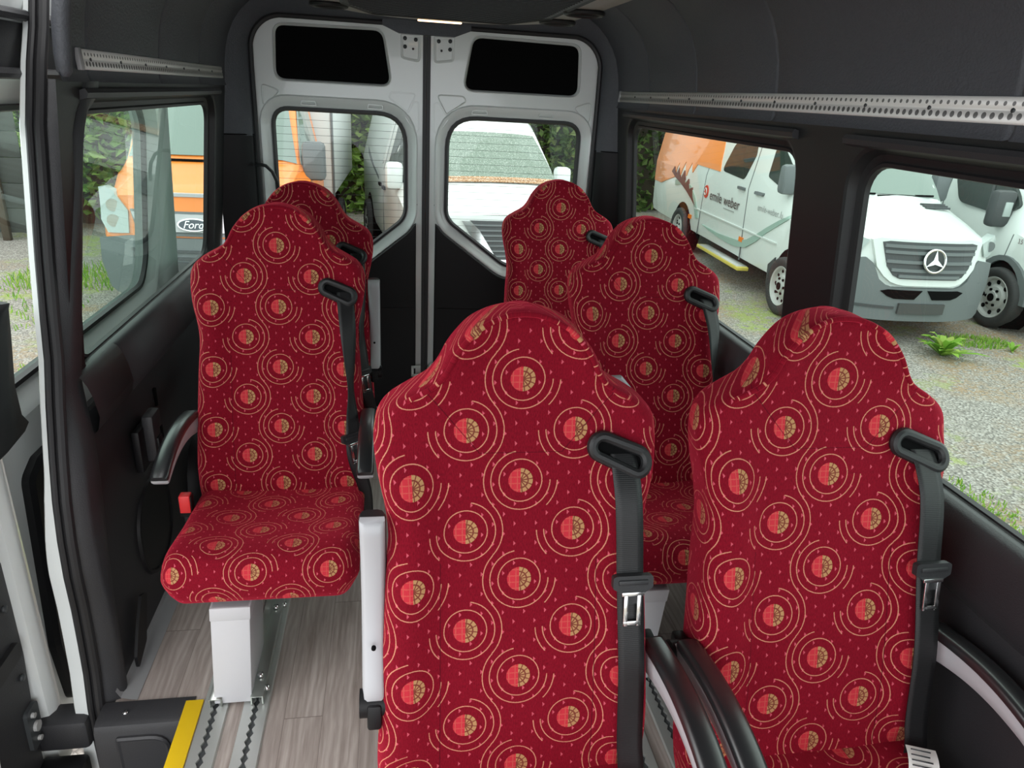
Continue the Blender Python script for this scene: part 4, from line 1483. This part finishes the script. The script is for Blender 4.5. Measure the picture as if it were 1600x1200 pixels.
v.sidep(-1, [(5.75, 1.20), (5.62, 1.30), (5.5, 1.16), (5.38, 1.30), (5.25, 1.12), (5.1, 1.28), (4.98, 1.08), (4.85, 1.17), (4.75, 1.02), (4.62, 1.06), (4.55, .92), (4.42, .82), (4.55, .93), (4.75, .98), (5.0, 1.05), (5.3, 1.10)][:12] + [(4.40, .80), (4.60, .88), (4.9, .98), (5.2, 1.06), (5.5, 1.12)], 'maroon_livery', 'decal_maroon', .018)
sw = [(4.0, .58), (3.7, .545), (3.3, .515), (2.9, .50), (2.6, .512), (2.3, .56), (2.0, .70), (1.8, .83), (1.5, .98), (1.12, 1.155)]
up = [(1.12, 1.2), (1.5, 1.045), (1.8, .905), (2.0, .80), (2.3, .665), (2.6, .60), (2.9, .585), (3.3, .565), (3.7, .57)]
v.sidep(-1, sw + up, 'swoosh', 'decal_grey', .012)
ar = [(4.3, .62), (4.5, .86), (4.75, 1.0), (5.1, 1.05), (5.5, 1.0), (5.5, 1.09), (5.1, 1.14), (4.7, 1.08), (4.42, .92), (4.2, .64)]
v.sidep(-1, ar, 'arch_band', 'decal_grey', .015)
mb = MB(); mb.box(-1.12, -.96, 2.15, 3.75, .27, .32, .012)
stp = mb.build('side_step', 'ventyellow', v.root)
mb = MB(); mb.box(-1.11, -.96, 2.2, 3.7, .318, .324, 0); mb.build('step_tread', 'rim', stp)
mb = MB(); mb.box(-.55, .55, .5, .56, .16, .24, .02); mb.build('undertray', 'void', v.root)

# --- second white van at the right edge ------------------------------------------------
fx0, fy0, fyaw = 8.05, 6.18, -.04
fv = Van('white_cargo_van', (fx0, fy0), fyaw, 'white van at the far right with black wheel arch and steel wheel', 1.0,
         [(0, .30, .90, .80, .76, 1.12), (.12, .30, .96, .9, .82, 1.18), (.8, .32, 1.0, 1.10, .86, 1.40), (1.75, .32, 1.0, 1.25, .80, 2.22), (2.1, .34, 1.0, 1.3, .85, 2.45), (2.6, .34, 1.0, 1.3, .86, 2.5), (5.9, .36, 1.0, 1.3, .86, 2.5)], bend=.28)
v = fv
v.front([(-.90, .33), (-.8, .27), (.8, .27), (.9, .33), (.95, .75), (-.95, .75)], 'bumper', 'bumper', -.03, .3)
v.front([(-.5, .8), (.5, .8), (.45, .98), (-.45, .98)], 'grille', 'grille', -.03, .05)
for sg in (-1, 1): v.front([(sg * .6, .95), (sg * .9, .98), (sg * .93, 1.3), (sg * .75, 1.2)], 'headlight', 'lamp_glass', -.03, .12)
v.top(.84, 1.72, .80, .72, 'windscreen', 'vglass')
for sg in (-1, 1): v.wheel(sg, .98, .36, 1); v.wheel(sg, 4.95, .36, 1)
a = [PI * i / 14 for i in range(15)]
arch = [(.98 + .55 * math.cos(t), .36 + .50 * math.sin(t)) for t in a] + [(.98 + .43 * math.cos(t), .36 + .44 * math.sin(t)) for t in a[::-1]]
v.sidep(-1, arch, 'arch_trim', 'bumper', .03)
v.sidep(-1, round_poly([(2.22, 2.05), (2.25, 1.62), (2.05, 1.34), (1.35, 1.28), (1.12, 1.40), (1.85, 2.05)], [.1, .2, .2, .05, .05, .1], 4), 'front_side_window', 'dglass', .04)
v.sidep(-1, [(1.52, 1.28), (1.555, 1.28), (1.78, 2.05), (1.745, 2.05)], 'window_bar', 'grille', .05)
v.sidep(-1, [(.92, 1.28), (.935, 1.28), (1.05, .85), (1.035, .85)], 'door_seam', 'bumper', .003)
v.sidep(-1, [(2.36, 2.2), (2.375, 2.2), (2.375, .4), (2.36, .4)], 'door_seam', 'bumper', .003)
v.mirror(-1, 1.32, 1.36, .26, .42, 'grille', lamp=True)
text_mesh('3.5', .075, lambda p, q: v.sd(-1)(.84 - p, 1.02 + q, .008), 'weight_badge', 'decal_maroon', v.root)

# --- white van behind the rear doors ----------------------------------------------------
nv = Van('white_delivery_van', (1.22, 7.2), .135, 'white van with steep bonnet standing directly behind the rear doors', 1.0,
         [(0, .28, .86, .85, .74, 1.12), (.10, .28, .93, .95, .80, 1.17), (.55, .30, .98, 1.0, .84, 1.25), (1.05, .32, 1.0, 1.1, .86, 1.34), (1.80, .32, 1.0, 1.2, .76, 1.90), (2.1, .33, 1.0, 1.22, .80, 1.98), (2.6, .33, 1.0, 1.25, .82, 2.03), (5.35, .36, .99, 1.25, .82, 2.05), (5.5, .40, .96, 1.25, .80, 2.0)], bend=.30)
v = nv
v.front([(-.9, .30), (-.8, .25), (.8, .25), (.9, .30), (.95, .55), (.95, .68), (-.95, .68), (-.95, .55)], 'bumper', 'paint_out', -.03, .3)
g = v.front([(-.52, 1.06), (-.30, .70), (.30, .70), (.52, 1.06), (.5, 1.08), (-.5, 1.08)], 'grille', 'grille', -.03, .03)
for k in range(7):
    z = .74 + k * .05; w = lerp(.32, .5, k / 6)
    v.front([(-w, z - .008), (w, z - .008), (w, z + .008), (-w, z + .008)], 'grille_bar', 'bumper', -.045, -.02, g)
for sg in (-1, 1):
    v.front([(sg * .54, 1.08), (sg * .42, 1.08), (sg * .20, .72), (sg * .30, .67)], 'grille_arm', 'chrome', -.065, -.01)
    v.front([(sg * .58, 1.08), (sg * .56, .93), (sg * .8, .90), (sg * .93, 1.0), (sg * .93, 1.17)], 'headlight', 'lamp_glass', -.03, .12)
v.front([(-.30, .66), (.30, .66), (.30, .71), (-.30, .71)], 'grille_base', 'chrome', -.065, -.01)
v.top(1.08, 1.70, .84, .68, 'windscreen', 'wetglass', off=.012)
mb = MB(); rows = []
mb.loft([[(k * .86, 1.0 + d, 1.338 + .02 * (1 - k * k) + e) for k in [i / 8 - 1 for i in range(17)]] for d, e in ((0, .0), (.0, .012), (.07, .035), (.10, .05))], closed=False)
kk = NT('fallen_leaf_litter'); kk.bsdf(kk.ramp(kk.noise(60, kk.obj(), 3), [(.35, (.2, .1, .05)), (.5, (.45, .25, .12)), (.62, (.6, .5, .4))]), .9); leafm = kk.m
mb.build('leaf_litter', leafm, v.root)
for sg in (-1, 1): v.wheel(sg, .95, .34); v.wheel(sg, 4.4, .34); v.mirror(sg, 1.5, 1.35, .2, .3, 'paint_out')
v.sidep(-1, round_poly([(2.45, 1.95), (2.45, 1.3), (1.5, 1.22), (1.4, 1.32), (1.95, 1.95)], .05, 3), 'front_side_window', 'dglass')
for y in (2.55, 2.95): v.sidep(-1, round_poly([(y - .09, 1.06), (y + .09, 1.06), (y + .09, 1.1), (y - .09, 1.1)], .01, 2), 'door_handle', 'void', .03)
v.sidep(-1, [(2.7, 2.0), (2.715, 2.0), (2.715, .4), (2.7, .4)], 'door_seam', 'bumper', .003)
v.sidep(-1, [(4.7, 1.33), (4.9, 1.42), (3.2, 1.15), (3.2, 1.11)], 'side_groove', 'bumper', .004)
v.sidep(-1, round_poly([(2.85, 1.98), (2.85, 1.34), (4.9, 1.5), (5.1, 1.98)], .1, 3), 'side_panel', 'paint_out', .014)

# --- orange box lorry ---------------------------------------------------------------------
fo = Van('orange_box_truck', (-1.87, 7.15), -.016, 'orange box truck with blue-grey oval badge seen through the left window', .97,
         [(0, .30, .88, .80, .78, 1.20), (.10, .30, .93, .9, .82, 1.25), (.5, .32, .96, 1.1, .86, 1.36), (.9, .32, .97, 1.3, .88, 1.46), (1.55, .32, .97, 1.35, .80, 2.15), (1.8, .33, .97, 1.35, .80, 2.25), (2.3, .36, .97, 1.35, .80, 2.25)], body='orange', bend=.28, rake=.12, cat='truck')
v = fo
v.front([(-.90, .33), (-.8, .27), (.8, .27), (.9, .33), (.95, .55), (.95, .78), (.62, .84), (-.62, .84), (-.95, .78), (-.95, .55)], 'bumper', 'bumper', -.03, .3)
v.front([(-.55, .50), (.55, .50), (.50, .62), (-.50, .62)], 'lower_intake', 'grille', -.045, .05)
for z, w in ((.655, .58), (.72, .60)):
    v.front([(-w, z - .012), (w, z - .012), (w, z + .012), (-w, z + .012)], 'bumper_bar', 'grille', -.045, 0)
g = v.front([(-.55, .86), (.55, .86), (.60, 1.08), (-.60, 1.08)], 'grille', 'bumper', -.03, .05)
v.front([(-.56, .90), (.56, .90), (.58, 1.06), (-.58, 1.06)], 'grille_slat', 'lightgrey', -.055, -.01)
n = 28
mb = MB(); mb.prism([(.145 * math.cos(2 * PI * i / n), .975 + .06 * math.sin(2 * PI * i / n)) for i in range(n)], v.fr, -.085, -.05)
em = mb.build('oval_badge', 'chrome', v.root)
mb = MB(); mb.prism([(.13 * math.cos(2 * PI * i / n), .975 + .048 * math.sin(2 * PI * i / n)) for i in range(n)], v.fr, -.092, -.08)
mb.build('badge_field', 'blue', em)
text_mesh('Ford', .095, lambda a, b: v.fr(a, .945 + b, -.095), 'badge_lettering', 'chrome', em, shear=.3, align='CENTER')
for sg in (-1, 1):
    hl = v.front([(sg * .62, 1.06), (sg * .62, .86), (sg * .86, .84), (sg * .92, .95), (sg * .92, 1.25), (sg * .80, 1.27)], 'headlight', 'lamp_glass', -.03, .12)
    for z in (.96, 1.1):
        mb = MB(); mb.cyl(v.fr(sg * .77, z, -.035), (0, 1, 0), .06, .03, 20); mb.build('lens', 'chrome', hl)
v.front([(-.5, 1.215), (.5, 1.215), (.5, 1.245), (-.5, 1.245)], 'bonnet_slot', 'lightgrey', -.012, .05)
v.top(.93, 1.52, .84, .70, 'windscreen', 'vglass', off=.012)
mb = MB(); mb.tube([(-.7, .9, 1.47), (-.1, .88, 1.475), (.6, .89, 1.49)], .014, 6); mb.build('wiper', 'void', v.root)
for sg in (-1, 1):
    v.wheel(sg, .93, .34); v.wheel(sg, 4.3, .34)
    if sg > 0: v.mirror(sg, 1.12, 1.50, .24, .40, 'bumper')
    v.sidep(sg, round_poly([(2.1, 2.05), (2.1, 1.42), (1.1, 1.38), (1.0, 1.45), (1.5, 2.05)], .05, 3), 'side_window', 'vglass')
mb = MB(); mb.box(-1.08, 1.08, 2.35, 5.8, .95, 3.1, .03)
bx = mb.build('box_body', 'boxbody', v.root)
for x in (-1.085, 1.085):
    mb = MB(); mb.box(x - .012, x + .012, 2.34, 2.42, .95, 3.1, .004)
    mb.build('corner_post', 'bumper', bx)
mb = MB(); mb.box(-.45, .45, 2.3, 5.8, .55, .95, .02); mb.build('chassis', 'void', v.root)

# ------------------------------------------------------------------ ground and planting
mb = MB()
mb.plate([(-16, -8), (20, -8), (20, 24), (-16, 24)], [], lambda u, v, d: (u, v, d), GZ)
tag(mb.build('ground', 'gravel', smooth=False), None, None, None, 'structure')


def leafy(name, boxes, n, size, mat, label, cat, core=True, seed=1, kind=None):
    rr = random.Random(seed)
    mb = MB()
    tot = sum((b[1] - b[0]) * (b[3] - b[2] + .6) * (b[5] - b[4]) for b in boxes)
    for b in boxes:
        m = int(n * (b[1] - b[0]) * (b[3] - b[2] + .6) * (b[5] - b[4]) / tot)
        for i in range(m):
            x = rr.uniform(b[0], b[1]); z = rr.uniform(b[4], b[5])
            y = b[2] + abs(rr.gauss(0, .45)) + .5 * math.sin(x * 1.7 + z * 1.1 + b[0]) * .5
            z += .25 * math.sin(x * 2.3)
            s_ = size * rr.uniform(.6, 1.3)
            d = Vector((rr.uniform(-1, 1), rr.uniform(-1, .4), rr.uniform(-.8, .5))).normalized()
            e = d.cross(Vector((rr.uniform(-1, 1), rr.uniform(-1, 1), rr.uniform(-1, 1)))).normalized()
            p = Vector((x, y, z))
            nn = d.cross(e) * .15 * s_
            mb.face(mb.ring([p - e * s_ * .02, p + d * s_ * .5 - e * s_ * .28 + nn, p + d * s_, p + d * s_ * .5 + e * s_ * .28 + nn]))
    root = mb.build(name, mat, smooth=False)
    tag(root, label, cat, None, kind)
    if core:
        mb = MB()
        for b in boxes:
            nx = max(2, int((b[1] - b[0]) / .4))
            rows = []
            for j in range(9):
                rows.append([(lerp(b[0], b[1], i / nx), b[2] + .55 + .25 * math.sin(lerp(b[0], b[1], i / nx) * 1.7 + j) + .2 * rr.random(), lerp(GZ, b[5], j / 8)) for i in range(nx + 1)])
            mb.loft(rows, closed=False)
        mb.build('inner_growth', 'bark', root)
    return root


leafy('hedge', [(-4.6, 2.1, 14.2, 15.4, GZ, 4.2)], 9000, .22, 'leaf', 'tall bright green hedge behind the white van and the orange truck', 'hedge', seed=3)
leafy('shrub', [(2.1, 4.1, 13.0, 14.4, GZ, 3.2)], 4200, .16, 'leaf_dk', 'dark green bush to the right of the white van behind the rear doors', 'bush', seed=4)
leafy('shrub', [(4.2, 9.5, 15.5, 17.0, GZ, 3.6)], 5000, .2, 'leaf_dk', 'dark bushes behind the tail of the livery van', 'bush', seed=5)
leafy('shrub', [(-10.5, -3.6, 12.0, 13.2, GZ, 3.4)], 8500, .2, 'leaf', 'low green bank of bushes to the left of the orange truck', 'bush', seed=6)
# fence far left
mb = MB()
for k in range(5): mb.box(-14, -5.0, 11.0, 11.03, GZ + .1 + k * .34, GZ + .437 + k * .34, .01)
fn = tag(mb.build('wooden_fence', 'fence'), 'dark weathered board fence at the far left of the yard', 'fence')
for i in range(7):
    mb = MB(); mb.box(-13.8 + i * 1.4, -13.7 + i * 1.4, 10.92, 11.0, GZ, GZ + 1.85, .01); mb.build('post', 'bark', fn)


def weed(x, y, r, n, label, mat='grass', seed=0, wide=.22):
    rr = random.Random(seed)
    mb = MB()
    for i in range(n):
        a = 2 * PI * i / n + rr.uniform(-.3, .3); el = rr.uniform(.3, 1.25); L = r * rr.uniform(.6, 1.1)
        w = L * wide; prev = None; rows = []
        d = Vector((math.cos(a), math.sin(a), 0)); sd = Vector((-d.y, d.x, 0))
        for k in range(5):
            t = k / 4
            p = Vector((x, y, GZ)) + d * L * math.cos(el) * t * (1 + .2 * t) + Vector((0, 0, L * math.sin(el) * (t - .45 * t * t * t)))
            hw_ = w * .5 * math.sin(PI * min(.97, .12 + .85 * t)) + .001
            rows.append([p - sd * hw_, p + Vector((0, 0, -.12 * hw_)), p + sd * hw_])
        mb.loft(rows, closed=False)
    o = mb.build('weed', mat)
    return tag(o, label, 'plant')


weed(5.66, 6.22, .40, 34, 'leafy green weed in the gravel in front of the white livery van', seed=2)
weed(6.62, 6.35, .16, 8, 'small pale weed in front of the steel wheel at the far right', seed=5)
weed(5.0, 4.3, .10, 7, 'tiny green weed alone in the middle of the gravel at the right', seed=8)
weed(3.05, 2.35, .16, 9, 'green weed in the gravel close to the right window corner', seed=11)


def grass(regions, n, label, seed):
    rr = random.Random(seed); mb = MB()
    for (cx, cy, rx, ry, h) in regions:
        for i in range(n):
            a = rr.uniform(0, 2 * PI); q = math.sqrt(rr.random())
            x = cx + rx * q * math.cos(a); y = cy + ry * q * math.sin(a)
            L = h * rr.uniform(.4, 1.1); b = rr.uniform(0, 2 * PI); w = .006
            dx, dy = math.cos(b) * L * .5, math.sin(b) * L * .5
            mb.face(mb.ring([(x - w, y, GZ), (x + w, y, GZ), (x + dx * .4 + w * .7, y + dy * .4, GZ + L * .7), (x + dx, y + dy, GZ + L), (x + dx * .4 - w * .7, y + dy * .4, GZ + L * .7)]))
    return tag(mb.build('grass', 'grass', smooth=False), label, 'grass', None, 'stuff')


grass([(6.42, 6.62, .38, .22, .06), (3.75, 2.7, .35, .45, .04), (3.6, 3.4, .3, .4, .04), (2.75, 1.75, .25, .25, .04)], 420, 'bright green grass growing in patches in the gravel on the right', 1)
grass([(-4.0, 7.6, .9, .9, .07), (-4.6, 6.0, .7, .8, .05), (-3.0, 5.4, .7, .6, .04), (-3.6, 8.8, .8, .6, .14), (-6.2, 8.4, 1.4, .7, .22)], 420, 'tufts of grass in the gravel on the left beside the truck', 2)

# ------------------------------------------------------------------ sliding door (parked open outside the left wall)
DX = -.93
df = lambda u, v, d: (DX + (max(0., .93 - hw(v)) if v > .84 else 0.) - d, u, v)      # u = y, v = z, d outward
dr = empty('door_3', (0, 0, 0)); struct(dr)
outer = round_poly([(1.36, -.24), (3.07, -.24), (3.07, 1.78), (1.36, 1.78)], [.05, .08, .1, .05])
win = rrect(1.60, 2.93, .80, 1.455, .12, 7)
sill = offset(win, .075)
mb = MB()
mb.plate(outer, [sill], df, 0)
mb.loft([[df(u, v, d) for u, v in q] for q, d in ((sill, 0), (offset(win, .06), .004), (offset(win, .02), .03), (offset(win, .008), .034))])
mb.loft([[df(u, v, d) for u, v in q] for q, d in ((outer, 0), (offset(outer, .006), .008), (offset(outer, .006), .07))])
mb.plate(outer, [offset(win, .008)], df, .07)
# raised frame behind the front edge
mb.loft([[(DX + a, y + lerp(.10, 0, smooth(-.1, .9, z)) * 0 + b, z) for b, a in ((1.545, 0), (1.553, .03), (1.572, .04), (1.60, .04), (1.625, .02), (1.65, 0))] for z, y in ((-.2, 0), (.3, 0), (.7, 0), (.80, 0))], closed=False)
mb.build('door_panel', 'paint', dr, angle=40)
mb = MB(); mb.plate(offset(win, .012), [], df, .04); mb.build('window_pane', 'glass_door', dr, smooth=False)
mb = MB()
mb.loft([[df(u, v, d) for u, v in q] for q, d in ((offset(win, .012), .03), (offset(win, .009), .022), (offset(win, -.002), .024), (offset(win, -.006), .038))])
mb.build('window_seal', 'rubber', dr)
mb = MB()
q = round_poly([(1.675, .10), (1.70, -.12), (1.80, -.14), (2.85, -.12), (2.85, .60), (1.79, .62), (1.725, .59)], [.05, .05, .05, .05, .05, .04, .04], 5)
mb.loft([[df(u, v, d) for u, v in w] for w, d in ((q, .002), (q, -.018), (offset(q, -.012), -.028))]); mb.plate(offset(q, -.012), [], df, -.028)
mb.build('lower_trim', 'plastic_dk', dr, angle=40)
mb = MB()
mb.prism(round_poly([(1.30, -.24), (1.51, -.24), (1.524, .01), (1.546, .2), (1.55, .46), (1.52, .56), (1.30, .6)], .02, 3), df, -.012, .02)
et = mb.build('edge_trim', 'trimgrey', dr)
for y, z in ((1.515, .36), (1.515, .15)):
    mb = MB(); mb.cyl(df(y, z, -.014), (1, 0, 0), .009, .008, 10); mb.build('screw', 'grille', et)
mb = MB(); mb.prism(round_poly([(1.40, .215), (1.525, .215), (1.525, .26), (1.40, .26)], .02, 4), df, -.024, -.01); mb.build('stopper', 'rubber', et)
mb = MB()
mb.prism(round_poly([(1.475, -.06), (1.53, -.06), (1.535, .06), (1.48, .06)], .012, 3), df, -.022, -.01)
lk = mb.build('lock', 'grille', dr)
for y, z, r in ((1.505, 0, .014), (1.50, .04, .007), (1.505, -.04, .007)):
    mb = MB(); mb.cyl(df(y, z, -.024), (1, 0, 0), r, .012, 12); mb.build('lock_bolt', 'rim', lk)
# grab handle column and upper trim
mb = MB()
rows = []
for z, a, b in ((.74, 1.45, 1.59), (.742, 1.46, 1.70), (.755, 1.48, 1.725), (.785, 1.53, 1.702), (.86, 1.57, 1.70), (.975, 1.62, 1.731), (1.036, 1.67, 1.745), (1.05, 1.70, 1.74)):
    rows.append([(DX + .002, a, z), (DX + .055, a + .01, z), (DX + .066, lerp(a, b, .5), z), (DX + .055, b - .012, z), (DX + .03, b, z)])
mb.loft(rows, closed=False, cap0=False); mb.face(mb.ring(rows[-1]))
mb.build('grab_handle', 'plastic_dk', dr, angle=50)
mb = MB()
mb.prism([(1.4, 1.545), (2.7, 1.545), (2.7, 1.64), (1.4, 1.64)], df, -.02, 0)
mb.tube([df(1.4, 1.655, -.03), df(2.7, 1.655, -.03)], .012, 8); mb.tube([df(1.4, 1.535, -.03), df(2.7, 1.535, -.03)], .012, 8)
mb.build('upper_trim', 'trimgrey', dr)
# lower guide arm
mb = MB()
mb.box(-.935, -.80, 1.52, 1.60, -.115, -.02, .015)
mb.build('guide_arm', 'trimgrey', dr)
mb = MB(); mb.box(-.93, -.81, 1.45, 1.535, -.235, -.135, .015)
ga = mb.build('guide_roller_bracket', 'plastic_dk', dr)
for x, z in ((-.85, -.165), (-.875, -.205)):
    mb = MB(); mb.cyl((x, 1.447, z), (0, 1, 0), .009, .008, 10); mb.build('bolt', 'chrome', ga)

# ------------------------------------------------------------------ light and camera
w = bpy.data.worlds.new('overcast'); SC.world = w; w.use_nodes = True
nt = w.node_tree; nt.nodes.clear()
wo = nt.nodes.new('ShaderNodeOutputWorld'); bg = nt.nodes.new('ShaderNodeBackground')
tc = nt.nodes.new('ShaderNodeTexCoord'); sp = nt.nodes.new('ShaderNodeSeparateXYZ'); rp = nt.nodes.new('ShaderNodeValToRGB')
nt.links.new(tc.outputs['Generated'], sp.inputs[0]); nt.links.new(sp.outputs[2], rp.inputs[0])
e = rp.color_ramp.elements
e[0].position = 0.; e[0].color = (.80, .84, .88, 1); e[1].position = .6; e[1].color = (1., 1.0, .99, 1)
nt.links.new(rp.outputs[0], bg.inputs[0]); bg.inputs[1].default_value = 1.0
nt.links.new(bg.outputs[0], wo.inputs[0])

cam = bpy.data.cameras.new('camera'); co = bpy.data.objects.new('camera', cam); COL.objects.link(co)
cam.sensor_fit = 'HORIZONTAL'; cam.sensor_width = 36; cam.lens = 36 * 1110 / 1600
cam.clip_start = .02; cam.clip_end = 200
p_, y_, r_ = math.radians(22.05), math.radians(10.09), math.radians(3.42)
fw = Vector((math.sin(y_) * math.cos(p_), math.cos(y_) * math.cos(p_), -math.sin(p_)))
rt = Vector((math.cos(y_), -math.sin(y_), 0)); up = rt.cross(fw)
r2 = rt * math.cos(r_) + up * math.sin(r_); u2 = -rt * math.sin(r_) + up * math.cos(r_)
co.matrix_world = Matrix(((r2.x, u2.x, -fw.x, 0), (r2.y, u2.y, -fw.y, 0), (r2.z, u2.z, -fw.z, 1.55), (0, 0, 0, 1)))
SC.camera = co
SC.view_settings.view_transform = 'Standard'; SC.view_settings.look = 'None'
SC.view_settings.gamma = 1.0; SC.view_settings.use_curve_mapping = False
SC.view_settings.exposure = 1.75
SC.cycles.max_bounces = 10; SC.cycles.transparent_max_bounces = 16; SC.cycles.diffuse_bounces = 5
SC.cycles.use_denoising = True
